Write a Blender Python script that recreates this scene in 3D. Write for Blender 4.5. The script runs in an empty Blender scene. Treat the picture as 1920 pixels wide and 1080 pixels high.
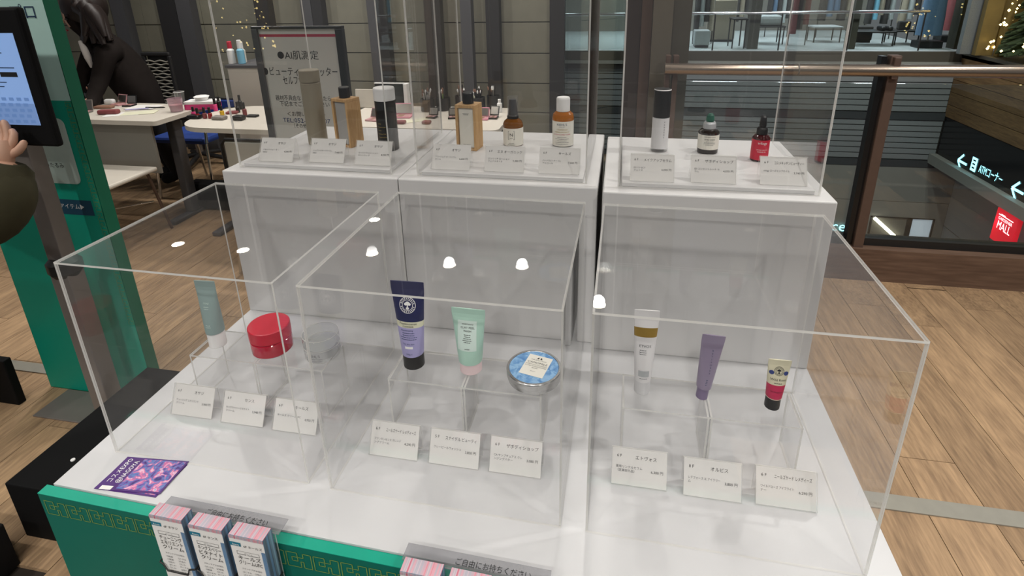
import bpy, bmesh, math, random
from mathutils import Vector, Matrix
random.seed(7)
PI = math.pi
SC = bpy.context.scene
COL = SC.collection

# ------------------------------------------------------------------ camera
CAMP = Vector((0.7515, -0.7386, 1.4929))
CR = Vector((0.98173624, 0.18915557, -0.02034991))
CU = Vector((-0.0441845, 0.33073901, 0.94268735))
CF = Vector((-0.18504507, 0.92457118, -0.33305622))
FPX, PPX, PPY = 1050.645, 959.64, 333.33
cam_d = bpy.data.cameras.new('camera'); cam = bpy.data.objects.new('camera', cam_d); COL.objects.link(cam)
cam.matrix_world = Matrix(((CR.x, CU.x, -CF.x, CAMP.x), (CR.y, CU.y, -CF.y, CAMP.y), (CR.z, CU.z, -CF.z, CAMP.z), (0, 0, 0, 1)))
cam_d.sensor_width = 36; cam_d.lens = FPX / 1920 * 36
cam_d.shift_x = (960 - PPX) / 1920; cam_d.shift_y = (PPY - 540) / 1920
cam_d.clip_start = 0.02; cam_d.clip_end = 100
SC.camera = cam

# ------------------------------------------------------------------ world, light, exposure
w = bpy.data.worlds.new('world'); SC.world = w; w.use_nodes = True
bg = w.node_tree.nodes['Background']; bg.inputs[0].default_value = (0.93, 0.95, 1.0, 1); bg.inputs[1].default_value = 0.16
SC.view_settings.view_transform = 'Standard'; SC.view_settings.look = 'None'
SC.view_settings.exposure = 0.08; SC.view_settings.gamma = 1.0; SC.view_settings.use_curve_mapping = False
CY = SC.cycles
CY.transparent_max_bounces = 40; CY.max_bounces = 7; CY.glossy_bounces = 4; CY.diffuse_bounces = 2
CY.use_adaptive_sampling = True; CY.adaptive_threshold = 0.02; CY.caustics_reflective = False; CY.caustics_refractive = False; CY.sample_clamp_indirect = 4.0
CEIL = 2.75
# ceiling downlights (back rows read off their mirror images in the clear tops; last row added to light upright faces); each lamp is built with its fitting below
DOWN = [(-2.81, 2.86), (-2.19, 2.84), (-1.12, 2.94), (-0.46, 2.85), (0.085, 2.91), (0.55, 2.9), (-1.38, 3.57), (0.667, 2.48),
        (-1.74, 1.6), (-0.51, 1.57), (0.7, 1.57), (1.83, 1.57), (3.1, 1.57), (-1.74, 0.35), (1.9, 0.35), (3.1, 0.35),
        (-0.55, -0.75), (0.7, -0.85), (1.9, -0.8), (3.1, -0.8), (-0.5, -2.0), (0.7, -2.0), (1.9, -2.0), (-1.7, -0.8), (-1.7, -2.0), (-0.5, -3.2), (0.7, -3.2), (1.9, -3.2)]
DOWN_W = [34, 34, 34, 30, 22, 16, 26, 12, 34, 22, 20, 36, 46, 30, 42, 46, 20, 18, 30, 36, 58, 52, 50, 42, 60, 80, 80, 80]
# added fill spots without fittings, above the frame, brightening the far wall and lower level
for k_, (x_, y_, tx_, tz_, e_) in enumerate(((1.5, 5.0, 2.0, -1.0, 420), (4.2, 5.0, 4.5, -1.2, 520), (6.0, 5.5, 7.2, -1.6, 420), (5.5, 4.2, 7.0, -3.5, 420))):
    AL = bpy.data.lights.new('atrium_fill_spot', 'SPOT'); AL.energy = e_; AL.color = (1, .98, .95); AL.spot_size = 1.5; AL.spot_blend = .8; AL.shadow_soft_size = .12
    ALO = bpy.data.objects.new('atrium_fill_spot', AL); COL.objects.link(ALO); ALO.location = (x_, y_, 5.0)
    ALO.rotation_euler = (Vector((tx_, 11.9, tz_)) - Vector((x_, y_, 5.0))).to_track_quat('-Z', 'Y').to_euler()

def ray(u, v): return CF + CR * ((u - PPX) / FPX) - CU * ((v - PPY) / FPX)
def at(u, v, z):
    r = ray(u, v); return CAMP + r * ((z - CAMP.z) / r.z)
def aty(u, v, y):
    r = ray(u, v); return CAMP + r * ((y - CAMP.y) / r.y)
def atx(u, v, x):
    r = ray(u, v); return CAMP + r * ((x - CAMP.x) / r.x)

# ------------------------------------------------------------------ materials
def lin(c):
    if isinstance(c, str):
        c = [int(c[i:i + 2], 16) / 255 for i in (0, 2, 4)]
        c = [x / 12.92 if x < .04045 else ((x + .055) / 1.055) ** 2.4 for x in c]
    return (c[0], c[1], c[2], 1)
def newmat(name):
    m = bpy.data.materials.new(name); m.use_nodes = True
    return m, m.node_tree, m.node_tree.nodes, m.node_tree.links
def mat(name, col, rough=.5, metal=0, var=.06, scale=30, bump=0, spec=.5, emit=None, es=0, coat=0, trans=0):
    m, nt, n, l = newmat(name)
    p = n['Principled BSDF']
    p.inputs['Roughness'].default_value = rough; p.inputs['Metallic'].default_value = metal
    p.inputs['Specular IOR Level'].default_value = spec
    p.inputs['Coat Weight'].default_value = coat; p.inputs['Coat Roughness'].default_value = .08
    c = lin(col)
    tc = n.new('ShaderNodeTexCoord'); nz = n.new('ShaderNodeTexNoise'); nz.inputs['Scale'].default_value = scale; nz.inputs['Detail'].default_value = 4
    l.new(tc.outputs['Object'], nz.inputs['Vector'])
    mr = n.new('ShaderNodeMapRange'); mr.inputs['To Min'].default_value = 1 - var; mr.inputs['To Max'].default_value = 1 + var
    l.new(nz.outputs['Fac'], mr.inputs['Value'])
    mx = n.new('ShaderNodeMix'); mx.data_type = 'RGBA'; mx.blend_type = 'MULTIPLY'; mx.inputs['Factor'].default_value = 1
    mx.inputs['A'].default_value = c; l.new(mr.outputs['Result'], mx.inputs['B']); l.new(mx.outputs['Result'], p.inputs['Base Color'])
    if bump:
        b = n.new('ShaderNodeBump'); b.inputs['Strength'].default_value = bump; b.inputs['Distance'].default_value = .002
        l.new(nz.outputs['Fac'], b.inputs['Height']); l.new(b.outputs['Normal'], p.inputs['Normal'])
    if emit: p.inputs['Emission Color'].default_value = lin(emit); p.inputs['Emission Strength'].default_value = es
    return m
def clear(name, tint=(1, 1, 1), f0=.04, rough=0.0, haze=0.0, hazecol=(.8, .8, .8)):
    """thin clear sheet: Schlick reflection over a straight-through view"""
    m, nt, n, l = newmat(name); n.remove(n['Principled BSDF']); out = n['Material Output']
    g = n.new('ShaderNodeNewGeometry'); d = n.new('ShaderNodeVectorMath'); d.operation = 'DOT_PRODUCT'
    l.new(g.outputs['Incoming'], d.inputs[0]); l.new(g.outputs['Normal'], d.inputs[1])
    def mth(op, a, b=None):
        x = n.new('ShaderNodeMath'); x.operation = op
        for i, s in enumerate((a, b)):
            if s is None: continue
            if hasattr(s, 'is_output'): l.new(s, x.inputs[i])
            else: x.inputs[i].default_value = s
        return x.outputs[0]
    k = mth('POWER', mth('SUBTRACT', 1.0, mth('ABSOLUTE', d.outputs['Value'])), 5.0)
    f = mth('ADD', mth('MULTIPLY', k, 1 - f0), f0)
    t = n.new('ShaderNodeBsdfTransparent'); t.inputs[0].default_value = (*tint, 1)
    gl = n.new('ShaderNodeBsdfGlossy'); gl.inputs['Roughness'].default_value = rough
    base = t.outputs[0]
    if haze:
        df = n.new('ShaderNodeBsdfDiffuse'); df.inputs[0].default_value = (*hazecol, 1)
        nz = n.new('ShaderNodeTexNoise'); nz.inputs['Scale'].default_value = 9; nz.inputs['Detail'].default_value = 5
        mr = n.new('ShaderNodeMapRange'); mr.inputs['To Min'].default_value = haze * .3; mr.inputs['To Max'].default_value = haze * 1.7
        tc = n.new('ShaderNodeTexCoord'); l.new(tc.outputs['Object'], nz.inputs['Vector']); l.new(nz.outputs['Fac'], mr.inputs['Value'])
        h = n.new('ShaderNodeMixShader'); l.new(mr.outputs['Result'], h.inputs[0]); l.new(base, h.inputs[1]); l.new(df.outputs[0], h.inputs[2]); base = h.outputs[0]
    mx = n.new('ShaderNodeMixShader'); l.new(f, mx.inputs[0]); l.new(base, mx.inputs[1]); l.new(gl.outputs[0], mx.inputs[2])
    l.new(mx.outputs[0], out.inputs[0])
    return m
def wood(name, c1, c2, axis=1, rough=.5, rnd=.35, gs=1.0, spec=.3):
    m, nt, n, l = newmat(name); p = n['Principled BSDF']; p.inputs['Roughness'].default_value = rough; p.inputs['Specular IOR Level'].default_value = spec
    tc = n.new('ShaderNodeTexCoord'); oi = n.new('ShaderNodeObjectInfo'); mp = n.new('ShaderNodeMapping')
    s = [9 * gs, 9 * gs, 9 * gs]; s[axis] = .9 * gs; mp.inputs['Scale'].default_value = s
    l.new(tc.outputs['Object'], mp.inputs['Vector'])
    ad = n.new('ShaderNodeVectorMath'); ad.operation = 'ADD'; sc = n.new('ShaderNodeVectorMath'); sc.operation = 'SCALE'
    cb = n.new('ShaderNodeCombineXYZ')
    for i in range(3): l.new(oi.outputs['Random'], cb.inputs[i])
    l.new(cb.outputs[0], sc.inputs[0]); sc.inputs['Scale'].default_value = 60
    l.new(mp.outputs[0], ad.inputs[0]); l.new(sc.outputs[0], ad.inputs[1])
    a = n.new('ShaderNodeTexNoise'); a.inputs['Scale'].default_value = 1.2; a.inputs['Detail'].default_value = 8; a.inputs['Distortion'].default_value = 1.2; l.new(ad.outputs[0], a.inputs['Vector'])
    b = n.new('ShaderNodeTexNoise'); b.inputs['Scale'].default_value = 13; b.inputs['Detail'].default_value = 8; l.new(ad.outputs[0], b.inputs['Vector'])
    mm = n.new('ShaderNodeMath'); mm.operation = 'MULTIPLY_ADD'; mm.inputs[1].default_value = .55; l.new(b.outputs['Fac'], mm.inputs[0]); 
    m2 = n.new('ShaderNodeMath'); m2.operation = 'MULTIPLY'; m2.inputs[1].default_value = .5; l.new(a.outputs['Fac'], m2.inputs[0]); l.new(m2.outputs[0], mm.inputs[2])
    r = n.new('ShaderNodeValToRGB'); r.color_ramp.elements[0].position = .34; r.color_ramp.elements[1].position = .7
    r.color_ramp.elements[0].color = lin(c1); r.color_ramp.elements[1].color = lin(c2); l.new(mm.outputs[0], r.inputs[0])
    mr = n.new('ShaderNodeMapRange'); mr.inputs['To Min'].default_value = 1 - rnd; mr.inputs['To Max'].default_value = 1 + rnd * .6; l.new(oi.outputs['Random'], mr.inputs['Value'])
    mx = n.new('ShaderNodeMix'); mx.data_type = 'RGBA'; mx.blend_type = 'MULTIPLY'; mx.inputs['Factor'].default_value = 1
    l.new(r.outputs[0], mx.inputs['A']); l.new(mr.outputs['Result'], mx.inputs['B']); l.new(mx.outputs['Result'], p.inputs['Base Color'])
    bp = n.new('ShaderNodeBump'); bp.inputs['Strength'].default_value = .25; bp.inputs['Distance'].default_value = .002
    l.new(mm.outputs[0], bp.inputs['Height']); l.new(bp.outputs[0], p.inputs['Normal'])
    return m
def print_mat(name, cols, scale=20, rough=.4, detail=6, distort=1.5):
    """flat colourful print (leaflet artwork)"""
    m, nt, n, l = newmat(name); p = n['Principled BSDF']; p.inputs['Roughness'].default_value = rough
    tc = n.new('ShaderNodeTexCoord'); nz = n.new('ShaderNodeTexNoise'); nz.inputs['Scale'].default_value = scale; nz.inputs['Detail'].default_value = detail; nz.inputs['Distortion'].default_value = distort
    l.new(tc.outputs['Object'], nz.inputs['Vector']); r = n.new('ShaderNodeValToRGB'); l.new(nz.outputs['Fac'], r.inputs[0])
    e = r.color_ramp.elements
    for i, c in enumerate(cols):
        pos = .32 + .36 * i / (len(cols) - 1)
        if i < 2: e[i].position = pos; e[i].color = lin(c)
        else: e.new(pos).color = lin(c)
    l.new(r.outputs[0], p.inputs['Base Color']); return m
def stripes(name, cols, freq, axis=0, rough=.5):
    m, nt, n, l = newmat(name); p = n['Principled BSDF']; p.inputs['Roughness'].default_value = rough
    tc = n.new('ShaderNodeTexCoord'); mp = n.new('ShaderNodeMapping'); s = [0.6, 0.6, 0.6]; s[axis] = freq; mp.inputs['Scale'].default_value = s
    nz = n.new('ShaderNodeTexNoise'); nz.inputs['Scale'].default_value = 1; nz.inputs['Detail'].default_value = 3
    l.new(tc.outputs['Object'], mp.inputs['Vector']); l.new(mp.outputs[0], nz.inputs['Vector'])
    r = n.new('ShaderNodeValToRGB'); l.new(nz.outputs['Fac'], r.inputs[0]); e = r.color_ramp.elements
    for i, c in enumerate(cols):
        pos = .33 + .34 * i / (len(cols) - 1)
        if i < 2: e[i].position = pos; e[i].color = lin(c)
        else: e.new(pos).color = lin(c)
    l.new(r.outputs[0], p.inputs['Base Color']); return m

M = dict(
    white=mat('white_paint', 'd3d2d1', .42, var=.03, scale=14, bump=.05), table=mat('white_laminate', 'c8c8c9', .32, var=.03, scale=7, bump=.03),
    green=mat('green_board', '016656', .55, var=.05), greentop=mat('green_edge', '02997f', .5), darkgreen=mat('dark_green_edge', '0b6a4e', .6),
    gold=mat('gold_line', '7d9a4e', .45), mint=mat('mint_print', 'c6ece4', .5, var=.02), board=mat('teal_print', '00a68c', .5, var=.05, scale=4),
    paper=mat('paper', 'e8e6e2', .6, var=.02), ink=mat('black_ink', '1c1c1e', .6), navyink=mat('navy_ink', '1e3a5c', .6), blueink=mat('blue_ink', '2d3c7a', .6),
    whiteink=mat('white_ink', 'f2f2f0', .6), goldink=mat('gold_ink', 'b49a50', .4), tealink=mat('teal_ink', '20748a', .6), redink=mat('red_ink', 'c2274f', .6), grayink=mat('gray_ink', '5a5a5e', .6),
    navylabel=mat('navy_label', '1b4a63', .5), black=mat('black_plastic', '0c0c0e', .38), blackm=mat('black_matte', '0b0b0c', .75, bump=.1, spec=.2), blackcap=mat('black_cap', '161617', .35, spec=.5),
    dark=mat('dark_metal', '2a2928', .45, .3), gray=mat('gray_metal', '807974', .45, .25), steel=mat('steel', 'b9b4ac', .28, 1.0, var=.03), chrome=mat('chrome', 'd8d8d8', .12, 1.0, var=.01),
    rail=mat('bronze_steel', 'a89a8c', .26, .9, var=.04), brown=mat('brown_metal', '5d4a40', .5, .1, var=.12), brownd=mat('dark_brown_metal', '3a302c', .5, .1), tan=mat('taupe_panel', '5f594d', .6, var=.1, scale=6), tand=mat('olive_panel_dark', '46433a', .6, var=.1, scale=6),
    olive=mat('olive_tile', '7b796b', .75, var=.14, scale=9, bump=.3), charcoal=mat('charcoal_post', '262526', .55), slate=mat('slate_post', '4c4c4f', .5), joint=mat('dark_joint', '2b2b25', .9),
    strip=mat('threshold_metal', '9a978c', .5, .25, var=.08), ceil=mat('ceiling_paint', 'bdbab4', .8), kerb=wood('kerb_wood', '5a463a', '7d6555', 0, .5, .05, .6),
    floor=wood('floor_oak', '826a52', 'bd9d79', 1, .55, .12, 1.0), subfloor=mat('floor_joint', '2c241d', .9), beech=wood('beech', 'b08656', 'd2ad7c', 2, .5, .05, 2.2),
    slat=mat('shutter_metal', '858c8c', .5, .2, var=.06), slatd=mat('shutter_rail', '3f4547', .5, .2), conc=mat('gray_render', '86867e', .8, var=.08, scale=2), wallpanel=mat('gray_wall_panel', '828385', .7, var=.05, scale=2),
    woodwall=wood('wood_cladding', '5a4630', '8a6d48', 1, .5, .12, .5), signglass=mat('sign_glass', '11161a', .15, spec=.4), ledge=mat('ledge', '8c8f88', .6),
    cyan=mat('lit_cyan', 'bff4ff', .5, emit='9fefff', es=2.6), red=mat('lit_red', 'd01030', .5, emit='e00828', es=.75), litwhite=mat('lit_white', 'ffffff', .5, emit='ffe9ee', es=2.2), tubel=mat('lit_tube', 'ffffff', .5, emit='fff6e0', es=5), lens=mat('downlight_lens', 'ffffff', .4, emit='fff1dc', es=55), panel_lit=mat('shop_fill_lit', 'ffffff', .6, emit='f0f7ff', es=11.0),
    winlit=mat('lit_window', 'cfd8df', .6, emit='c9d6e2', es=.35), fairy=mat('fairy_light', 'fff0b0', .4, emit='ffe08a', es=9), keycap=mat('screen_key', '5a78ad', .3, emit='6d8fc4', es=.45), keyfield=mat('screen_field', '6a86b6', .3, emit='7391c2', es=.5), screen=mat('tablet_screen', '6f8fc4', .3, emit='84a2d0', es=.62, var=.1, scale=3),
    taupe=mat('taupe_plastic', '8b8371', .5, var=.02), graycard=mat('silver_gray_glass', 'a3a19d', .25, var=.08, scale=40), whitecap=mat('white_cap', 'efeeec', .4), amber=mat('amber_glass', '744512', .08, var=.1, spec=.6), orange=mat('orange_toner', 'a8631f', .1, spec=.6), label=mat('cream_label', 'e6e3d8', .6, var=.01),
    blackbottle=mat('black_bottle', '121311', .3), frost=mat('frosted_bottle', 'd6d5d6', .35), brownglass=mat('dark_brown_glass', '190d08', .06, spec=.7), tealbulb=mat('green_rubber', '1d5a48', .5), silverc=mat('frosted_silver', 'b8bbbd', .35, .3), greenlab=mat('green_label', '2a6b50', .55), redlab=mat('red_label', 'c81c3a', .45), darkred=mat('dark_red_glass', '3d0a10', .1, spec=.6),
    tubegray=mat('gray_green_tube', '8fa3a0', .45, var=.03), redlid=mat('red_lid', 'c31733', .3, var=.03), redjar=mat('red_jar', 'b01030', .08, spec=.7), navy=mat('navy_tube', '1d2452', .4, var=.03), lilac=mat('lilac_tube', 'a7a2cf', .42, var=.02), cream=mat('cream_band', 'dcdbc0', .5), minttube=mat('mint_tube', 'b0d4c4', .4, var=.02), pinkcap=mat('pink_cap', 'ead2d3', .4), palelabel=mat('pale_label', 'd3e6de', .5), tin=mat('tin_metal', 'c3c3c2', .24, 1.0, var=.03), bluelid=print_mat('blue_marble_print', ('4a7fb8', '6697c8', '8fb8dc', '76a4cf'), 55), tubewhite=mat('white_tube', 'e4e2e2', .42, var=.02), golden=mat('gold_band', 'a5863c', .3, .35), purple=mat('purple_tube', '93879f', .3, .15, var=.03), purplecap=mat('purple_cap', '7c6e8e', .35), rose=mat('rose_band', 'c02552', .45), creamtube=mat('cream_tube', 'd8d2b6', .45),
    flyer=print_mat('flyer_art', ('2b2a6a', '6d3f96', '4a7fb8', 'c85a92', 'e8b8cc', '7fa6cc'), 60), flyerp=mat('flyer_purple', '4b2470', .4), pinkstripe=stripes('leaflet_edge_print', ('b8405a', 'cf98a2', 'a3a3ae', 'c9b2b8', 'bd6276'), 160, 0), sidestripe=stripes('leaflet_side_print', ('2d3f63', '6c8fb0', '55606e', '8fb2c8'), 120, 1),
    pink=mat('leaflet_pink', 'd48a9c', .5), jacket=mat('dark_jacket', '1d1816', .9, var=.25, scale=30, bump=.3, spec=.15), hair=mat('dark_hair', '1f1411', .55, var=.3, scale=60), skin=mat('skin', 'c79c84', .5, var=.04), shirt=mat('white_shirt', 'c9c3bf', .7), coat=mat('olive_coat', '3a3620', .85, var=.15, scale=50, bump=.3), pants=mat('black_trousers', '121214', .85),
    desk=mat('white_desk', 'cfc8bc', .4, var=.03), deskgray=mat('desk_panel_gray', '8a877f', .5, var=.06, scale=5), blue=mat('blue_seat', '1f3f8a', .7), meshgray=mat('chair_mesh', '8d8a80', .6), pinkbox=mat('pink_box', 'd63f7c', .5), blush=mat('blush_pink', 'b98a8c', .5, var=.2, scale=60), maroon=mat('maroon_pouch', '7c3a3c', .6, var=.2), brownp=mat('brown_palette', '8a6552', .6, var=.2), yellow=mat('yellow_polish', 'c8a020', .3), redp=mat('red_polish', '8c1c20', .25), cyanb=mat('blue_bottle', '7fc0dc', .3), fabric=mat('dark_fabric', '33312f', .9, var=.2), denim=mat('blue_garment', '56718c', .9, var=.15), beigeg=mat('beige_garment', '8d8473', .9, var=.15), pale=mat('pale_garment', '9fa6a6', .9, var=.15), shopfloor=mat('pale_shop_floor', 'b9c2c2', .35, var=.05, scale=2), shopwall=mat('shop_wall', '6d6a62', .8), treeg=mat('tree_green', '2a3a1e', .9, var=.3, scale=12), goldp=mat('gold_panel', '7d6c42', .45, .3, var=.12, scale=10), perf=mat('perforated_metal', '7d8384', .45, .4, var=.3, scale=60),
)
M['acrylic'] = clear('clear_acrylic', (.997, .997, .997), .032, 0.0, .004, (.85, .85, .85))
M['film'] = clear('clear_film', (1, 1, 1), .02)
M['edge'] = mat('acrylic_edge', 'dedad2', .3, var=.02, spec=.6)
M['glass'] = clear('window_glass', (.86, .9, .89), .05)
M['clearp'] = clear('clear_plastic', (.93, .93, .93), .05, .05, .05)
M['holder'] = clear('gray_clear_plastic', (.72, .72, .74), .05, .05, .12)
M['jar'] = clear('jar_glass', (.92, .93, .93), .07, .02, .03)
M['cup'] = clear('pink_cup_plastic', (.9, .82, .85), .06, .1, .25, (.8, .6, .66))
def edge_mat():
    m, nt, n, l = newmat('polished_acrylic_edge'); p = n['Principled BSDF']
    p.inputs['Base Color'].default_value = lin('fcfbf8'); p.inputs['Roughness'].default_value = .25
    t = n.new('ShaderNodeBsdfTransparent'); t.inputs[0].default_value = (.8, .8, .78, 1); tr = n.new('ShaderNodeBsdfTranslucent'); tr.inputs[0].default_value = lin('f8f7f2')
    a = n.new('ShaderNodeMixShader'); a.inputs[0].default_value = .5; l.new(p.outputs[0], a.inputs[1]); l.new(tr.outputs[0], a.inputs[2])
    b = n.new('ShaderNodeMixShader'); b.inputs[0].default_value = .15; l.new(a.outputs[0], b.inputs[1]); l.new(t.outputs[0], b.inputs[2])
    l.new(b.outputs[0], n['Material Output'].inputs[0]); return m
M['edge'] = edge_mat()

# ------------------------------------------------------------------ mesh helpers
class MB:
    def __init__(s): s.v = []; s.f = []; s.m = []; s.mats = []; s.smooth = []
    def mi(s, k):
        if k not in s.mats: s.mats.append(k)
        return s.mats.index(k)
    def add(s, vs, fs, k, smooth=False, mx=None):
        o = len(s.v); s.v += [tuple(mx @ Vector(p)) if mx is not None else tuple(p) for p in vs]
        i = s.mi(k)
        for f in fs: s.f.append([o + a for a in f]); s.m.append(i); s.smooth.append(smooth)
        return s
    def box(s, a, b, k, mx=None, bev=0):
        x0, y0, z0 = a; x1, y1, z1 = b
        if bev:
            c = min(bev, abs(x1 - x0) / 2.01, abs(y1 - y0) / 2.01, abs(z1 - z0) / 2.01)
            bm = bmesh.new(); bmesh.ops.create_cube(bm, size=1)
            for q in bm.verts: q.co = Vector(((x0 + x1) / 2 + q.co.x * (x1 - x0), (y0 + y1) / 2 + q.co.y * (y1 - y0), (z0 + z1) / 2 + q.co.z * (z1 - z0)))
            bmesh.ops.bevel(bm, geom=bm.edges[:], offset=c, segments=2, profile=.5, affect='EDGES')
            bm.verts.index_update(); s.add([tuple(q.co) for q in bm.verts], [[q.index for q in f.verts] for f in bm.faces], k, False, mx); bm.free(); return s
        vs = [(x0, y0, z0), (x1, y0, z0), (x1, y1, z0), (x0, y1, z0), (x0, y0, z1), (x1, y0, z1), (x1, y1, z1), (x0, y1, z1)]
        return s.add(vs, [(0, 3, 2, 1), (4, 5, 6, 7), (0, 1, 5, 4), (1, 2, 6, 5), (2, 3, 7, 6), (3, 0, 4, 7)], k, False, mx)
    def sheet(s, a, b, ax, k, ke):
        """clear panel: two big faces k, narrow rims ke"""
        x0, y0, z0 = a; x1, y1, z1 = b
        vs = [(x0, y0, z0), (x1, y0, z0), (x1, y1, z0), (x0, y1, z0), (x0, y0, z1), (x1, y0, z1), (x1, y1, z1), (x0, y1, z1)]
        F = {2: [(0, 3, 2, 1), (4, 5, 6, 7)], 1: [(0, 1, 5, 4), (2, 3, 7, 6)], 0: [(1, 2, 6, 5), (3, 0, 4, 7)]}
        o = len(s.v); s.v += vs
        for i in range(3):
            for f in F[i]: s.f.append([o + q for q in f]); s.m.append(s.mi(k if i == ax else ke)); s.smooth.append(False)
        return s
    def lathe(s, prof, k, n=32, mx=None, cap=True):
        """prof: list of (r, z) or (r, z, material for the band above)"""
        vs = []; 
        for p in prof:
            for j in range(n): t = 2 * PI * j / n; vs.append((p[0] * math.cos(t), p[0] * math.sin(t), p[1]))
        for i in range(len(prof) - 1):
            kk = prof[i][2] if len(prof[i]) > 2 else k
            s.add(vs[i * n:(i + 2) * n], [(j, (j + 1) % n, n + (j + 1) % n, n + j) for j in range(n)], kk, True, mx)
        if cap:
            s.add(vs[:n], [tuple(range(n))[::-1]], prof[0][2] if len(prof[0]) > 2 else k, False, mx)
            s.add(vs[-n:], [tuple(range(n))], prof[-1][2] if len(prof[-1]) > 2 else k, False, mx)
        return s
    def tube(s, pts, r, k, n=8, cap=True):
        pts = [Vector(p) for p in pts]; rs = r if isinstance(r, (list, tuple)) else [r] * len(pts); rings = []
        prev = None
        for i, p in enumerate(pts):
            t = (pts[min(i + 1, len(pts) - 1)] - pts[max(i - 1, 0)]).normalized()
            if prev is None: a = t.orthogonal().normalized()
            else: a = (prev - t * prev.dot(t)).normalized()
            prev = a; b = t.cross(a)
            rings.append([p + (a * math.cos(2 * PI * j / n) + b * math.sin(2 * PI * j / n)) * rs[i] for j in range(n)])
        vs = [q for g in rings for q in g]
        fs = [(i * n + j, i * n + (j + 1) % n, (i + 1) * n + (j + 1) % n, (i + 1) * n + j) for i in range(len(pts) - 1) for j in range(n)]
        s.add(vs, fs, k, True)
        if cap: s.add(rings[0], [tuple(range(n))[::-1]], k); s.add(rings[-1], [tuple(range(n))], k)
        return s
    def poly(s, pts, k, th=0, nrm=(0, 0, 1), mx=None):
        n = len(pts); pts = [Vector(p) for p in pts]
        if not th: return s.add(pts, [tuple(range(n))], k, False, mx)
        q = [p + Vector(nrm) * th for p in pts]
        return s.add(pts + q, [tuple(range(n))[::-1], tuple(range(n, 2 * n))] + [(i, (i + 1) % n, n + (i + 1) % n, n + i) for i in range(n)], k, False, mx)
    def text(s, body, size, fn, k, align='LEFT', sx=1.0):
        me, wd = glyphs(body, align)
        o = len(s.v); i = s.mi(k)
        for v in me[0]: s.v.append(tuple(fn(v[0] * size * sx, v[1] * size)))
        for f in me[1]: s.f.append([o + a for a in f]); s.m.append(i); s.smooth.append(False)
        return wd * size * sx
    def build(s, name, parent=None, mx=None):
        me = bpy.data.meshes.new(name); me.from_pydata(s.v, [], s.f)
        for k in s.mats: me.materials.append(M[k] if isinstance(k, str) else k)
        me.polygons.foreach_set('material_index', s.m); me.polygons.foreach_set('use_smooth', s.smooth); me.update()
        ob = bpy.data.objects.new(name, me); COL.objects.link(ob)
        if parent: ob.parent = parent
        if mx is not None: ob.matrix_local = mx
        return ob
_g = {}
def glyphs(body, align):
    if (body, align) in _g: return _g[(body, align)]
    cu = bpy.data.curves.new('t', 'FONT'); cu.body = body; cu.resolution_u = 2; cu.align_x = align
    ob = bpy.data.objects.new('t', cu); COL.objects.link(ob)
    dg = bpy.context.evaluated_depsgraph_get(); me = bpy.data.meshes.new_from_object(ob.evaluated_get(dg))
    r = ([tuple(v.co) for v in me.vertices], [list(p.vertices) for p in me.polygons])
    xs = [v[0] for v in r[0]] or [0]
    bpy.data.objects.remove(ob); bpy.data.meshes.remove(me); bpy.data.curves.remove(cu)
    _g[(body, align)] = (r, max(xs) - min(xs)); return _g[(body, align)]
def tag(o, label, cat, group=None, kind=None):
    o['label'] = label
    if cat: o['category'] = cat
    if group: o['group'] = group
    if kind: o['kind'] = kind
    return o
def thing(name, label, cat, loc=(0, 0, 0), rz=0, group=None):
    o = bpy.data.objects.new(name, None); COL.objects.link(o); o.location = loc; o.rotation_euler = (0, 0, rz); o.empty_display_size = .05
    return tag(o, label, cat, group)
def struct(o, label=None):
    o['kind'] = 'structure'
    if label: o['label'] = label
    return o
def cp(o, parent=None, **kw):
    c = o.copy(); COL.objects.link(c); c.parent = parent
    for ch in o.children: cp(ch, c)
    return c
def front(x, y, z, tilt=0):
    """mapper: text plane facing the viewer side (-y), leaning back by tilt"""
    s, c = math.sin(tilt), math.cos(tilt)
    return lambda a, b: (x + a, y + b * s - .0004 * c, z + b * c)

# ================================================================== SETTING
# floor: bed + planks running in depth
fl = MB(); fl.box((-6, -5.0, -.12), (5.2, 2.1, -.012), 'subfloor'); fl.box((-6, 2.1, -.12), (.35, 3.95, -.012), 'subfloor'); fl.box((.35, 2.1, -.12), (.9, 2.6, -.012), 'subfloor')
floor = struct(fl.build('floor'), 'brown oak plank floor')
PWD, PLN = .172, 1.28
pm = MB().box((-PWD / 2 + .0012, -PLN / 2 + .0012, -.012), (PWD / 2 - .0012, PLN / 2 - .0012, 0), 'floor').build('plank', floor)
first = True; cnt = 0
ix0, ix1 = -26, 30
for i in range(ix0, ix1):
    x = i * PWD + .05
    off = random.random() * PLN
    y = -1.9 + off - PLN
    ymax = 2.1 if x > .3 else 3.9
    while y - PLN / 2 < ymax:
        # only planks the picture can show (right of the table, left aisle, under the desks)
        yc = y
        vis = (x > 1.0 and yc > -.9 and x < 1.0 + .9 * (yc + 1.6)) or (x < -.1 and yc > -.3 and x > -.9 - 1.15 * (yc + .75))
        if vis and cnt < 300:
            o = pm if first else pm.copy()
            if not first: COL.objects.link(o); o.parent = floor
            first = False; cnt += 1
            o.location = (x, y, 0)
            top = y + PLN / 2
            if top > ymax: o.scale.y = max(.05, (ymax - (y - PLN / 2)) / PLN); o.location.y = (ymax + y - PLN / 2) / 2
        y += PLN
struct(MB().box((1.15, .672, .0), (5, .728, .004), 'strip').build('trim_1'), 'flat metal threshold strip across the plank floor')
struct(MB().box((-4.5, .765, .0), (-1.3, .815, .004), 'strip').build('trim_2'), 'flat metal threshold strip by the signboard foot')

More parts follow.
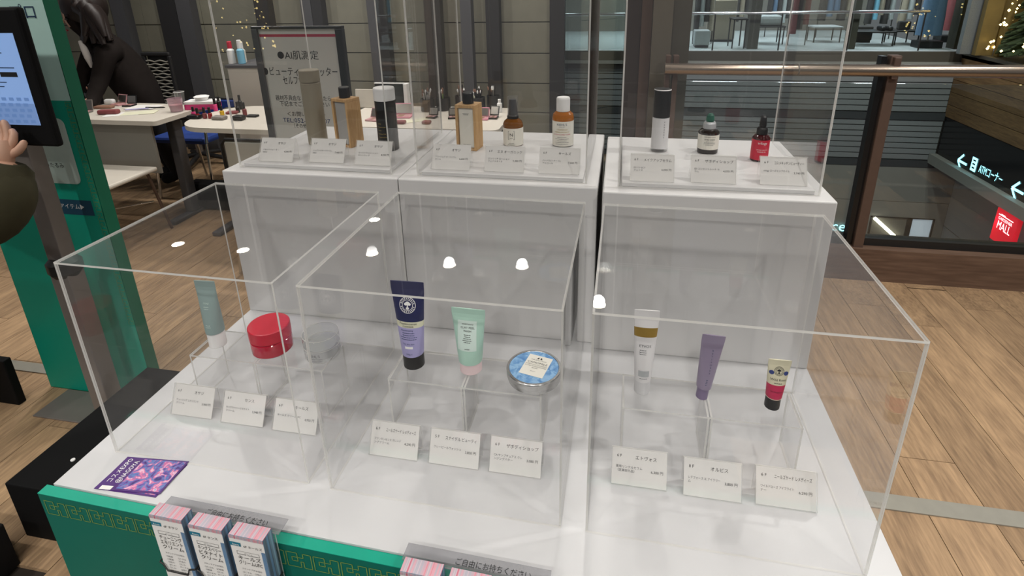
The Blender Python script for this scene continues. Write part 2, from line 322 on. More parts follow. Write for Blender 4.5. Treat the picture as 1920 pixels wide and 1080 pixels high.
# back wall of olive tiles with dark uprights
WY = 3.9
wb = struct(MB().box((-6, WY + .02, 0), (.172, WY + .2, CEIL), 'joint').build('wall_back'), 'olive tiled wall behind the make-up desks')
seams = [-5.0, -4.3, -3.62, -3.0, -2.35, -1.86, -1.28, -.8, -.29, .172]
tile = None
for c in range(len(seams) - 1):
    for r in range(11):
        z0 = -.075 + r * .2485; z1 = z0 + .2485
        z0 = max(z0, 0)
        b = MB().box((seams[c] + .002, WY, z0 + .004), (seams[c + 1] - .002, WY + .03, z1 - .004), 'olive').build('tile', wb)
struct(MB().box((-6, WY - .03, 0), (.17, WY - .001, .09), 'slate').build('baseboard_back'), 'grey skirting at the foot of the olive wall')
def upright(x0, x1, k, y=WY, d=.09, name='wall_post', lab=None):
    o = MB().box((x0, y - d, 0), (x1, y - .002, CEIL), k).build(name); return struct(o, lab)
for i, (a, b, k) in enumerate([(-3.86, -3.72, 'slate'), (-3.37, -3.18, 'charcoal'), (-3.175, -3.03, 'slate'), (-2.4, -2.27, 'charcoal'), (-1.96, -1.865, 'slate'), (-1.86, -1.77, 'charcoal'), (-1.36, -1.29, 'slate'), (-1.285, -1.19, 'charcoal'), (-.86, -.8, 'brownd'), (-.795, -.725, 'charcoal'), (-.555, -.465, 'slate'), (-.345, -.235, 'charcoal'), (.172, .29, 'charcoal')]):
    upright(a, b, k, name='trim_%d' % (i + 3), lab='dark metal upright against the olive wall')
# glazing and posts towards the atrium
g = MB(); a = Vector((.29, 3.86, 0)); b = Vector((.79, 2.42, 0)); 
g.poly([(a.x, a.y, .1), (b.x, b.y, .1), (b.x, b.y, CEIL), (a.x, a.y, CEIL)], 'glass', .01, (.94, .33, 0)); struct(g.build('window_1'), 'glazed side panel beside the atrium')
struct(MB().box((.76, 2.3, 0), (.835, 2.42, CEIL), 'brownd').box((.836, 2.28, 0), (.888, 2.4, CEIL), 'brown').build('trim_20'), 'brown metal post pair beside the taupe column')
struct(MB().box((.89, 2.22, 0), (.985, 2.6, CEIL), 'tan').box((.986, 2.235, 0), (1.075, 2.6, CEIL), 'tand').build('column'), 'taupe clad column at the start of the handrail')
# ceiling
struct(MB().box((-6, -5.0, CEIL), (5.2, 2.4, CEIL + .2), 'ceil').box((-6, 2.4, CEIL), (.8, 4.1, CEIL + .2), 'ceil').build('ceiling'), 'plain pale ceiling')
ring = MB().lathe([(.048, -.01), (.06, -.012), (.064, 0), (.048, 0)], 'whitecap', 28, cap=False).build('trim_ring')
lens = MB().lathe([(.0, -.004), (.047, -.004), (.047, -.002)], 'lens', 28).build('lens')
for i, (x, y) in enumerate(DOWN):
    t = thing('downlight', 'small round recessed downlight in the pale ceiling', 'downlight', (x, y, CEIL - .001), 0, 'ceiling downlights')
    for src in (ring, lens):
        o = src if i == 0 else src.copy()
        if i: COL.objects.link(o)
        o.parent = t
    L = bpy.data.lights.new('downlight_lamp', 'SPOT'); L.energy = DOWN_W[i] * 1.0; L.color = (1, .975, .94); L.spot_size = 2.3; L.spot_blend = .6; L.shadow_soft_size = .04
    lo = bpy.data.objects.new('downlight_lamp', L); COL.objects.link(lo); lo.parent = t; lo.location = (0, 0, -.03)
lens.data.materials[0] = M['lens']

# balustrade at the atrium edge
struct(MB().box((.9, 2.09, 0), (5.2, 2.22, .176), 'kerb').build('trim_21'), 'brown wooden kerb under the glass balustrade')
struct(MB().box((.9, 2.14, .176), (5.2, 2.2, .215), 'dark').build('trim_22'), 'dark channel holding the balustrade glass')
hr = thing('handrail', 'long brushed bronze handrail on flat posts along the atrium edge', 'handrail', (.955, 2.108, 0))
MB().tube([(0, 0, 1.068), (4.2, 0, 1.068)], .0285, 'rail', 20).build('rail', hr)
MB().tube([(.6, 0, 1.068), (.606, 0, 1.068)], .0288, 'gray', 20).build('rail_joint', hr)
def railpost(x):
    p = MB().box((x - .03, .012, 0), (x - .008, .06, 1.13), 'black').box((x + .004, .0, 0), (x + .05, .05, 1.135), 'brown', bev=.004).box((x + .012, -.02, 1.03), (x + .04, .01, 1.13), 'brown', bev=.004).build('post', hr)
railpost(.985); railpost(2.7)
MB().box((.005, .02, 0), (.028, .06, 1.13), 'brown', bev=.003).box((.04, .02, 0), (.066, .06, 1.13), 'brown', bev=.003).build('post', hr)
for x0, x1 in ((.07, .95), (1.04, 2.66), (2.76, 4.2)):
    MB().box((x0, .05, .2), (x1, .06, 1.0), 'glass').build('glass_panel', hr)

# ------------------------------------------------------------------ DISPLAY TABLE
TZ = .75
TX0, TX1 = -.11, 1.139
fy = lambda x: -.212 - .021 * (x + .11)
tb = thing('display_table', 'white display table with a green front panel and gold fret pattern', 'table', (0, 0, 0))
top = MB(); top.poly([(TX0, fy(TX0), TZ - .02), (TX1, fy(TX1), TZ - .02), (TX1, .72, TZ - .02), (TX0, .72, TZ - .02)], 'table', .02); top.build('tabletop', tb)
MB().box((TX0 + .01, -.195, 0), (TX0 + .03, .71, TZ - .02), 'white').build('side_panel', tb)
MB().box((TX1 - .03, -.195, 0), (TX1 - .01, .71, TZ - .02), 'white').build('side_panel', tb)
MB().box((TX0 + .03, .69, 0), (TX1 - .03, .71, TZ - .02), 'white').build('rear_panel', tb)
fp = MB(); fp.poly([(TX0 - .012, fy(TX0) - .017, 0), (TX1 + .01, fy(TX1) - .017, 0), (TX1 + .01, fy(TX1) - .001, 0), (TX0 - .012, fy(TX0) - .001, 0)], 'green', TZ - .004)
fpo = fp.build('front_panel', tb)
fe = MB(); fe.poly([(TX0 - .012, fy(TX0) - .0172, TZ - .0039), (TX1 + .01, fy(TX1) - .0172, TZ - .0039), (TX1 + .01, fy(TX1) - .001, TZ - .0039), (TX0 - .012, fy(TX0) - .001, TZ - .0039)], 'greentop', .0012); fe.build('top_edge', fpo)
UNIT = [[(.0, .0), (.0, 1), (.62, 1), (.62, .42), (.3, .42)], [(.3, .42), (.3, .7), (.95, .7), (.95, 1), (1.4, 1), (1.4, 0), (.95, 0), (.95, .42), (.78, .42)], [(.14, 0), (.78, 0), (.78, .42)], [(.0, .0), (.14, .0)]]
def fret(mb, fn, n, cell, th, k):
    for u in range(n):
        for line in UNIT:
            for p, q in zip(line, line[1:]):
                a0, a1 = sorted((p[0], q[0])); b0, b1 = sorted((p[1], q[1]))
                a0 = (a0 + u * 1.55) * cell - th; a1 = (a1 + u * 1.55) * cell + th; b0 = b0 * cell - th; b1 = b1 * cell + th
                mb.add([fn(a0, b0), fn(a1, b0), fn(a1, b1), fn(a0, b1)], [(0, 1, 2, 3)], k)
fr = MB(); fret(fr, lambda a, b: (TX0 - .004 + a, fy(TX0 - .004 + a) - .0178, TZ - .043 + b), 28, .0275, .0006, 'gold'); fr.build('fret_pattern', fpo)

# plinths
def plinth(x, y, rz, w, lab):
    o = MB().box((0, 0, 0), (w, .403, .358), 'white', bev=.003).build('plinth'); o.location = (x, y, TZ); o.rotation_euler = (0, 0, rz)
    tag(o, lab, 'plinth', 'white box plinths'); return o
plinth(-.11, .292, .002, .4115, 'white box plinth carrying the taupe bottle')
plinth(.303, .2925, .002, .4115, 'white box plinth carrying the two amber bottles')
plinth(.725, .275, .006, .414, 'white box plinth carrying the two dropper bottles')

# clear display cases
def case(x, y, z, rz, W, D, H, lab):
    t = thing('display_case', lab, 'display case', (x, y, z), rz, 'clear acrylic display cases'); e = .003; g_ = .0003
    MB().sheet((0, 0, 0), (W, e, H - e - g_), 1, 'acrylic', 'edge').build('front_panel', t)
    MB().sheet((0, D - e, 0), (W, D, H - e - g_), 1, 'acrylic', 'edge').build('back_panel', t)
    MB().sheet((0, e + g_, 0), (e, D - e - g_, H - e - g_), 0, 'acrylic', 'edge').build('side_panel', t)
    MB().sheet((W - e, e + g_, 0), (W, D - e - g_, H - e - g_), 0, 'acrylic', 'edge').build('side_panel', t)
    MB().sheet((0, 0, H - e), (W, D, H), 2, 'acrylic', 'edge').build('top_panel', t)
    return t
Z1 = TZ + .0008
case(-.065, -.140, Z1, -.0088, .36, .351, .361, 'clear acrylic case over the red jar on the display table')
case(.334, -.146, Z1, -.0077, .36, .355, .362, 'clear acrylic case over the blue-lidded tin on the display table')
case(.729, -.149, Z1, 0, .364, .352, .3625, 'clear acrylic case over the purple tube on the display table')
PZ = TZ + .358
case(-.083, .318, PZ + .0008, -.012, .364, .345, .361, 'clear acrylic case over the taupe bottle on a plinth')
case(.338, .314, PZ + .0008, -.004, .354, .35, .361, 'clear acrylic case over the two amber bottles on a plinth')
case(.753, .302, PZ + .0008, .006, .364, .35, .361, 'clear acrylic case over the two dropper bottles on a plinth')
def plate(x, y, rz, W, D, lab):
    o = MB().box((0, 0, 0), (W, D, .008), 'white', bev=.001).build('base_board'); o.location = (x, y, PZ + .0003); o.rotation_euler = (0, 0, rz); tag(o, lab, 'base board', 'white boards under the upper cases')
plate(-.0755, .325, -.012, .349, .33, 'thin white base board under the taupe bottle')
plate(.3455, .321, -.004, .339, .335, 'thin white base board under the two amber bottles')
plate(.7605, .309, .006, .349, .335, 'thin white base board under the two dropper bottles')
UZ = PZ + .0085
RZ_ = .103
def riser(x, y, lab):
    t = thing('acrylic_riser', lab, 'riser', (x, y, TZ + .0002), 0, 'low acrylic risers inside the lower cases'); W, D, H, e = .266, .08, RZ_, .003
    MB().sheet((0, 0, H - e), (W, D, H), 2, 'acrylic', 'edge').build('shelf', t)
    for xx in (0, W / 2 - .004, W / 2 + .001, W - e): MB().sheet((xx, 0, 0), (xx + e, D, H - e - .0003), 0, 'acrylic', 'edge').build('leg', t)
riser(-.009, -.004, 'low clear riser holding up the red jar')
riser(.380, -.005, 'low clear riser holding up the mint tube')
riser(.775, -.007, 'low clear riser holding up the purple tube')
LZ = TZ + RZ_ + .0005

# price cards
TILT = .48
def price_card(x, y, z, fl_, brand, prod, price, lab, w=.083, h=.054, rz=0):
    t = thing('price_card', lab, 'price card', (x, y, z), rz, 'small price cards in front of the products')
    s, c = math.sin(TILT), math.cos(TILT)
    rot = Matrix.Rotation(-TILT, 4, 'X')
    MB().box((0, 0, 0), (w, .0008, h), 'paper').build('card', t, rot)
    MB().sheet((-.001, -.0022, -.0005), (w + .001, -.0007, h + .001), 1, 'film', 'edge').build('holder_front', t, rot)
    MB().sheet((-.001, h * s + .002, 0), (w + .001, h * s + .0035, h * c * .98), 1, 'acrylic', 'edge').build('holder_back', t)
    p = MB()
    f = lambda ox, oz: (lambda a, b: (ox + a, -.0003, oz + b))
    p.text(fl_, .0062, f(.007, h - .0135), 'ink'); 
    p.text(brand, .0066, f(w * .62, h - .0145), 'ink', 'CENTER', min(1, .052 / (glyphs(brand, 'CENTER')[1] * .0066)))
    for i, ln in enumerate(prod.split('/')): p.text(ln, .0045, f(.006, h - .029 - i * .0055), 'grayink', 'LEFT', min(1, .046 / (glyphs(ln, 'LEFT')[1] * .0045)))
    p.text(price + ' 円', .0054, f(w - .005, h - .0325), 'ink', 'RIGHT')
    p.build('printed_text', t, rot)
    return t
CARDS = [  # pixel of the lower left corner on the photograph's plane, z, text
    (at(486, 302, UZ), '6 F', 'オサジ', 'リセットウォーター/150ml', '4,290', 'price card in front of the taupe bottle'),
    (at(580, 304, UZ), '6 F', 'オサジ', 'ニュアンスオードトワレ/50ml', '7,480', 'price card in front of the wooden bottle with silver glass'),
    (at(665, 309, UZ), '6 F', 'オサジ', 'モイストゲルローション/センシティブ', '4,290', 'price card in front of the black bottle with white cap'),
    (at(809, 317, UZ), '6 F', 'オサジ', 'アワーシェア オードトワレ/ボトル', '6,600', 'price card in front of the wooden bottle with white label'),
    (at(908, 321, UZ), '6 F', 'エヌ オーガニック', 'エンリッチ ローション/フェイスオイル', '5,280', 'price card in front of the amber pump bottle'),
    (at(1010, 325, UZ), '6 F', 'キールズ', 'ハーバルトナー CL/アルコール', '7,040', 'price card in front of the amber bottle with white cap'),
    (at(1181, 339, UZ), '6 F', 'メイクアップセラム', 'ローション/フェイス', '6,050', 'price card in front of the frosted bottle with black cap'),
    (at(1295, 342, UZ), '6 F', 'ザボディショップ', 'ED コンセントレート セ/ラム', '4,070', 'price card in front of the green-bulb dropper bottle'),
    (at(1425, 346, UZ), '6 F', 'コスメキッチンビューティー', 'trilogy ローズヒップオイル', '3,740', 'price card in front of the red-label dropper bottle'),
    (at(322, 776, TZ), '6 F', 'オサジ', 'チューニング エモリエント/クリーム', '3,960', 'price card in front of the grey-green tube'),
    (at(415, 791, TZ), '6 F', 'センス', 'キングスベリー ビタナイト/クリーム', '5,940', 'price card in front of the red jar'),
    (at(511, 806, TZ), '6 F', 'キールズ', 'キールズ クリームUFC', '4,950', 'price card in front of the clear glass jar'),
    (at(693, 852, TZ), '6 F', 'ニールズヤード レメディーズ', 'フランキンセンス クレンジ/ングクリーム', '4,290', 'price card in front of the navy and lilac tube'),
    (at(804, 868, TZ), '5 F', 'スナイデル ビューティ', 'クレーピールウォッシュ', '3,850', 'price card in front of the mint tube'),
    (at(917, 884, TZ), '6 F', 'ザボディショップ', 'CA サンプチュアス クレ/ンジングバター', '3,080', 'price card in front of the blue-lidded tin'),
    (at(1146, 906, TZ), '6 F', 'エトヴォス', '薬用リンクルセラム/（医薬部外品）', '6,380', 'price card in front of the white tube with gold band'),
    (at(1281, 928, TZ), '8 F', 'オルビス', 'レチフォース エ アイクリー/ム', '3,800', 'price card in front of the purple tube'),
    (at(1417, 945, TZ), '6 F', 'ニールズヤード レメディーズ', 'ワイルドローズ アイブライト/ナー', '6,290', 'price card in front of the small cream and rose tube')]
for p, a_, b_, c_, d_, lab in CARDS: price_card(p.x, p.y, p.z + .0008, a_, b_, c_, d_, lab)

# ------------------------------------------------------------------ PRODUCTS
def cyl_map(r, z0, a0=0.0): return lambda a, b: ((r + .0003) * math.sin(a / r + a0), -(r + .0003) * math.cos(a / r + a0), z0 + b)
def fine(mb, r, z0, n, w, k, dz=.0035, h=.0009, a0=0, seed=1):
    """rows of too-small-to-read print as short bars round a cylinder"""
    rnd = random.Random(seed)
    for i in range(n):
        ww = w * (.55 + .45 * rnd.random()); x = -ww / 2
        while x < ww / 2:
            l = .001 + .002 * rnd.random(); l = min(l, ww / 2 - x)
            f = cyl_map(r, z0 - i * dz, a0)
            mb.add([f(x, 0), f(x + l, 0), f(x + l, h), f(x, h)], [(0, 1, 2, 3)], k); x += l + .0006
# upper left case
b = thing('tall_bottle', 'tall taupe matte bottle with a matching cap', 'bottle', (.0125, .497, UZ))
MB().lathe([(.022, 0), (.0235, .0015), (.0235, .152), (.022, .1535)], 'taupe').build('body', b)
MB().lathe([(.0225, .1545), (.0237, .1555), (.0237, .182), (.022, .1835)], 'taupe').build('cap', b)
q = MB(); q.text('OSAJI', .0038, cyl_map(.0236, .014), 'grayink', 'CENTER'); fine(q, .0236, .011, 2, .012, 'grayink'); q.build('printed_text', b)
def wood_bottle(x, y, rz, lab, insert, ht, capcol='blackcap'):
    b = thing('wooden_bottle', lab, 'bottle', (x, y, UZ), rz)
    W, D = .05, .044; fr = .0055
    f = MB(); f.box((-W / 2, -D / 2, 0), (W / 2, D / 2, fr), 'beech', bev=.0008).box((-W / 2, -D / 2, ht - fr * 1.3), (W / 2, D / 2, ht), 'beech', bev=.0008)
    f.box((-W / 2, -D / 2, fr), (-W / 2 + fr, D / 2, ht - fr * 1.3), 'beech').box((W / 2 - fr, -D / 2, fr), (W / 2, D / 2, ht - fr * 1.3), 'beech'); f.build('wooden_frame', b)
    MB().box((-W / 2 + fr + .0003, -D / 2 + .004, fr + .0003), (W / 2 - fr - .0003, D / 2 - .004, ht - fr * 1.3 - .0003), insert, bev=.003).build('flask', b)
    MB().lathe([(.0115, ht + .0003), (.013, ht + .001), (.013, ht + .024), (.0118, ht + .026)], capcol).build('cap', b)
    p = MB()
    if insert == 'graycard': p.text('OSAJI', .003, front(0, -D / 2 + .0036, .012), 'ink', 'CENTER')
    else:
        for i in range(2): p.add([(-.008 + i * .002, -D / 2 + .0036, ht - .021 - i * .0025), (.008 - i * .002, -D / 2 + .0036, ht - .021 - i * .0025), (.008 - i * .002, -D / 2 + .0036, ht - .0202 - i * .0025), (-.008 + i * .002, -D / 2 + .0036, ht - .0202 - i * .0025)], [(0, 1, 2, 3)], 'grayink')
        p.text('Our Share', .0042, front(0, -D / 2 + .0036, .012), 'ink', 'CENTER')
    p.build('printed_text', b)
wood_bottle(.1, .494, -.32, 'beech framed bottle with a silvery grey flask and black cap', 'graycard', .118)
wood_bottle(.4035, .503, -.12, 'beech framed bottle with a white flask label and black cap', 'label', .108)
b = thing('lotion_bottle', 'black cylindrical bottle with a white cap', 'bottle', (.2115, .471, UZ))
MB().lathe([(.0225, 0), (.024, .0015), (.024, .119)], 'blackbottle').build('body', b)
MB().lathe([(.0243, .1195), (.0248, .12), (.0248, .146), (.0235, .1485)], 'whitecap').build('cap', b)
q = MB(); 
for i, tx in enumerate(('OSAJI', 'Moisture Gel', 'Lotion', 'Sensitive Skin', 'Fragrance Free')): q.text(tx, .0036, cyl_map(.0241, .066 - i * .008, -.55), 'goldink')
for i in range(5): q.text('●', .002, cyl_map(.0241, .066 - i * .008, .35), 'goldink')
q.build('printed_text', b)
# upper middle
b = thing('pump_bottle', 'rounded amber bottle with a black pump and clear overcap', 'bottle', (.5, .547, UZ))
MB().lathe([(.0225, 0, 'amber'), (.0242, .002, 'label'), (.0245, .0445, 'amber'), (.024, .052, 'amber'), (.021, .0585, 'amber'), (.0155, .0635, 'amber'), (.0125, .0655, 'amber')], 'amber').build('body', b)
MB().lathe([(.0138, .0655), (.0138, .071), (.0118, .074), (.0102, .095), (.0085, .1105), (.006, .111)], 'blackcap').build('pump', b)
MB().lathe([(.0132, .0712), (.0126, .117), (.012, .118)], 'clearp', 24).build('overcap', b)
q = MB(); R_ = .0247
f = cyl_map(R_, 0)
for x0, x1, z0, z1 in ((-.0075, .0075, .038, .0386), (-.0075, .0075, .018, .0186), (-.0075, -.0069, .018, .0386), (.0069, .0075, .018, .0386)): q.add([f(x0, z0), f(x1, z0), f(x1, z1), f(x0, z1)], [(0, 1, 2, 3)], 'ink')
q.text('N', .011, cyl_map(R_, .026), 'ink', 'CENTER'); q.text('organic', .003, cyl_map(R_, .0205), 'ink', 'CENTER'); fine(q, R_, .008, 2, .022, 'ink'); q.build('printed_text', b)
b = thing('toner_bottle', 'amber toner bottle with a white cap and printed label', 'bottle', (.619, .558, UZ))
MB().lathe([(.0235, 0, 'clearp'), (.0252, .002, 'label'), (.0254, .062, 'orange'), (.0254, .069, 'orange'), (.0235, .077, 'orange'), (.017, .0825, 'orange')], 'orange').build('body', b)
MB().lathe([(.0152, .083), (.016, .0835), (.016, .112), (.0145, .1155)], 'whitecap').build('cap', b)
q = MB(); R_ = .0256; q.text("KIEHL'S", .0075, cyl_map(R_, .0525), 'navyink', 'CENTER'); q.text('SINCE 1851', .0028, cyl_map(R_, .0485), 'grayink', 'CENTER'); q.text('CALENDULA', .0046, cyl_map(R_, .0415), 'goldink', 'CENTER'); q.text('HERBAL-EXTRACT', .0044, cyl_map(R_, .0355), 'goldink', 'CENTER'); q.text('ALCOHOL-FREE TONER', .004, cyl_map(R_, .0298), 'redink', 'CENTER')
fine(q, R_, .024, 5, .036, 'grayink', .0042); q.build('printed_text', b)
# upper right
b = thing('serum_bottle', 'slim frosted white bottle with a tall black cap', 'bottle', (.842, .536, UZ))
MB().lathe([(.0175, 0, 'clearp'), (.0187, .0015, 'clearp'), (.0187, .008, 'frost'), (.0187, .079)], 'frost').build('body', b)
MB().lathe([(.0188, .0794), (.0188, .1405, 'whitecap'), (.018, .1425)], 'blackcap').build('cap', b)
q = MB()
for i, ch in enumerate('FERZEAS'): q.text(ch, .0046, cyl_map(.0188, .069 - i * .0058, .4), 'ink', 'CENTER')
q.build('printed_text', b)
def dropper(x, y, lab, r, hb, body, lab_k, collar, bulb, ht, lz0, lz1, txt):
    b = thing('dropper_bottle', lab, 'bottle', (x, y, UZ))
    MB().lathe([(r * .95, 0, body), (r, .0015, body), (r, lz0, body), (r, hb * .86, body), (r * .8, hb * .95, body), (r * .5, hb, body)], body).build('body', b)
    MB().lathe([(r + .0002, lz0), (r + .0002, lz1)], lab_k, cap=False).build('label_band', b)
    c0 = hb - .001
    MB().lathe([(r * .56, c0), (r * .62, c0 + .001), (r * .6, c0 + .012), (r * .5, c0 + .016)], collar).build('collar', b)
    MB().lathe([(r * .36, c0 + .0162), (r * .4, c0 + .02), (r * .34, ht - .004), (r * .2, ht)], bulb).build('rubber_bulb', b)
    q = MB(); txt(q, r + .0003); q.build('printed_text', b)
def t1(q, r):
    q.text('THE BODY SHOP', .0032, cyl_map(r, .039), 'ink', 'CENTER'); q.text('EDELWEISS', .0046, cyl_map(r, .033), 'ink', 'CENTER'); fine(q, r, .0295, 4, .026, 'grayink', .0026, .0008)
def t2(q, r):
    q.text('trilogy', .0072, cyl_map(r, .039), 'whiteink', 'CENTER'); q.text('CERTIFIED ORGANIC', .0024, cyl_map(r, .026), 'whiteink', 'CENTER'); q.text('ROSEHIP OIL', .003, cyl_map(r, .0215), 'whiteink', 'CENTER')
dropper(.948, .537, 'dark dropper bottle with a green bulb and white label', .0225, .056, 'brownglass', 'label', 'silverc', 'tealbulb', .089, .011, .044, t1)
dropper(1.048, .491, 'small dropper bottle with a red label and black bulb', .0178, .058, 'darkred', 'redlab', 'blackcap', 'blackcap', .098, .004, .0475, t2)

# squeeze tubes standing on their caps
def squeeze(name, lab, x, y, rz, H, cap_h, rc, r, wt, capk, bands, crimp=.012, lean=0, z=None, leany=0):
    b = thing(name, lab, 'tube', (x, y, LZ if z is None else z), rz)
    b.rotation_euler = (leany, lean, rz)
    MB().lathe([(rc * .95, 0), (rc, .001), (rc, cap_h)], capk, 32).build('cap', b)
    N = 36; zs = [cap_h + .0004]
    body_h = H - cap_h - crimp
    bz = sorted(set([cap_h + .0004] + [cap_h + body_h * i / 14 for i in range(1, 15)] + [c[0] for c in bands if c[0] > cap_h] + [H - crimp, H]))
    def ab(zz):
        t = min(1, max(0, (zz - cap_h) / body_h)); return r + (wt - r) * t, max(.0011, r * (1 - t ** 1.7))
    def kk(zz):
        res = bands[0][1]
        for c in bands:
            if zz >= c[0] - 1e-6: res = c[1]
        return res
    m = MB()
    for i in range(len(bz) - 1):
        vs = []
        for zz in (bz[i], bz[i + 1]):
            a_, b_ = ab(zz); vs += [(a_ * math.cos(2 * PI * j / N), b_ * math.sin(2 * PI * j / N), zz) for j in range(N)]
        m.add(vs, [(j, (j + 1) % N, N + (j + 1) % N, N + j) for j in range(N)], kk((bz[i] + bz[i + 1]) / 2), True)
    a_, b_ = ab(H); m.add([(a_ * math.cos(2 * PI * j / N), b_ * math.sin(2 * PI * j / N), H) for j in range(N)], [tuple(range(N))], kk(H))
    a_, b_ = ab(bz[0]); m.add([(a_ * math.cos(2 * PI * j / N), b_ * math.sin(2 * PI * j / N), bz[0]) for j in range(N)], [tuple(range(N))[::-1]], bands[0][1])
    m.build('body', b)
    def surf(x0, z0):
        def f(p, q):
            a2, b2 = ab(z0 + q); xx = x0 + p; return (xx, -b2 * math.sqrt(max(0, 1 - (xx / a2) ** 2)) - .0004, z0 + q)
        return f
    return b, surf
def bars(q, surf, z0, n, w, k, dz=.004, h=.001, seed=3, x0=0):
    rnd = random.Random(seed)
    for i in range(n):
        ww = w * (.6 + .4 * rnd.random()); x = -ww / 2
        while x < ww / 2:
            l = min(.0012 + .0022 * rnd.random(), ww / 2 - x); f = surf(x0, z0 - i * dz)
            q.add([f(x, 0), f(x + l, 0), f(x + l, h), f(x, h)], [(0, 1, 2, 3)], k); x += l + .0007
def patch(q, surf, z0, w, h, k, n=8):
    f = surf(0, z0)
    for i in range(n):
        xa, xb = -w / 2 + w * i / n, -w / 2 + w * (i + 1) / n; q.add([f(xa, 0), f(xb, 0), f(xb, h), f(xa, h)], [(0, 1, 2, 3)], k)
def disc(q, surf, z0, R0, R1, k, n=36, x0=0):
    f = surf(x0, z0)
    for j in range(n):
        t0, t1_ = 2 * PI * j / n, 2 * PI * (j + 1) / n
        q.add([f(R0 * math.cos(t0), R0 * math.sin(t0)), f(R1 * math.cos(t0), R1 * math.sin(t0)), f(R1 * math.cos(t1_), R1 * math.sin(t1_)), f(R0 * math.cos(t1_), R0 * math.sin(t1_))], [(0, 1, 2, 3)], k)
def tree_emblem(q, surf, zc, R, k, kin):
    disc(q, surf, zc, R * .93, R, k); disc(q, surf, zc, R * .60, R * .66, k)
    f = surf(0, zc)
    for j in range(22):   # ring lettering
        t = 2 * PI * j / 22 
        if abs(math.sin(t)) < .22: continue
        c, s = math.cos(t), math.sin(t); r0, r1, hw = R * .72, R * .87, R * .05
        q.add([f(r0 * c - hw * s, r0 * s + hw * c), f(r0 * c + hw * s, r0 * s - hw * c), f(r1 * c + hw * s, r1 * s - hw * c), f(r1 * c - hw * s, r1 * s + hw * c)], [(0, 1, 2, 3)], k)
    for cx, cz, rr in ((0, .22, .28), (-.22, .12, .2), (.22, .12, .2), (0, -.38, .2)):  # crown and roots of the tree
        n = 14; q.add([f(R * (cx + rr * math.cos(2 * PI * j / n)), R * (cz + .8 * rr * math.sin(2 * PI * j / n))) for j in range(n)], [tuple(range(n))], k)
    q.add([f(-R * .07, -R * .45), f(R * .07, -R * .45), f(R * .07, R * .1), f(-R * .07, R * .1)], [(0, 1, 2, 3)], k)
b, s_ = squeeze('squeeze_tube', 'plain grey-green tube on a white cap', .023, .034, .06, .136, .03, .0155, .0165, .0205, 'whitecap', [(0, 'tubegray')])
q = MB(); q.text('OSAJI', .0045, s_(0, .092), 'palelabel', 'CENTER'); bars(q, s_, .086, 2, .014, 'palelabel'); bars(q, s_, .05, 2, .012, 'palelabel'); q.build('printed_text', b)
b, s_ = squeeze('squeeze_tube', 'navy and lilac tube with a round white tree emblem and black cap', .412, .04, .02, .166, .026, .0185, .019, .0295, 'black', [(0, 'lilac'), (.083, 'cream'), (.094, 'navy')], .014)
q = MB(); tree_emblem(q, s_, .124, .0145, 'whiteink', 'navy')
q.text('Frankincense', .0058, s_(0, .089), 'ink', 'CENTER'); q.text('CLEANSER', .0042, s_(0, .0843), 'ink', 'CENTER')
q.text('Rejuvenating', .0042, s_(-.002, .0775), 'navyink', 'CENTER'); bars(q, s_, .073, 4, .03, 'navyink', .004, .0012); q.text('For dry skin', .004, s_(0, .052), 'navyink', 'CENTER'); patch(q, s_, .044, .014, .0045, 'whiteink'); q.text('100g ℮', .004, s_(0, .032), 'navyink', 'CENTER'); q.build('printed_text', b)
b, s_ = squeeze('squeeze_tube', 'wide mint green tube with a pale label and pink cap', .515, .044, -.02, .121, .02, .0195, .0205, .0295, 'pinkcap', [(0, 'minttube')], .01)
q = MB(); f = s_(-.001, .048); n = 10
for i in range(n):
    for j in range(10):
        xa, xb = -.0165 + .033 * i / n, -.0165 + .033 * (i + 1) / n; za, zb = .052 * j / 10, .052 * (j + 1) / 10
        q.add([f(xa, za), f(xb, za), f(xb, zb), f(xa, zb)], [(0, 1, 2, 3)], 'palelabel')
q.build('label_patch', b)
def s2(x0, z0):
    g_ = s_(x0, z0); return lambda p, r: (lambda t: (t[0], t[1] - .0003, t[2]))(g_(p, r))
q = MB(); q.text('snidel beauty', .0038, s2(0, .0935), 'ink', 'CENTER'); q.text('CLAY PEEL', .0052, s2(0, .087), 'ink', 'CENTER'); q.text('WASH', .0048, s2(0, .0815), 'ink', 'CENTER'); bars(q, s2, .076, 5, .017, 'ink', .0032, .001); q.text('snidel', .0038, s2(0, .051), 'ink', 'CENTER'); q.build('printed_text', b)
b, s_ = squeeze('squeeze_tube', 'slim white tube with a gold band and pale cap', .806, .037, .03, .152, .024, .0125, .013, .0195, 'frost', [(0, 'tubewhite'), (.106, 'golden'), (.122, 'tubewhite')], .01)
q = MB(); q.text('ETVOS', .0062, s_(0, .089), 'grayink', 'CENTER'); bars(q, s_, .083, 3, .012, 'grayink', .0035, .001, 5, -.003); patch(q, s_, .036, .017, .011, 'silverc'); bars(q, s_, .032, 1, .017, 'grayink'); q.build('printed_text', b)
b, s_ = squeeze('squeeze_tube', 'shiny purple tube with a narrow purple cap, leaning sideways', .9, .038, .05, .117, .021, .0092, .0115, .0175, 'purplecap', [(0, 'purple')], .008, .075)
q = MB()
for i, ch in enumerate('RETIFORCE'): q.text(ch, .0038, s_(.002, .09 - i * .0048), 'navyink', 'CENTER')
bars(q, s_, .04, 4, .003, 'navyink', .003); q.build('printed_text', b)
b, s_ = squeeze('squeeze_tube', 'small cream and rose tube with a tree emblem and black cap', 1.005, .034, .03, .087, .02, .0112, .0118, .0168, 'black', [(0, 'creamtube'), (.0215, 'rose'), (.046, 'creamtube')], .005, .02)
q = MB(); tree_emblem(q, s_, .069, .0072, 'ink', 'creamtube')
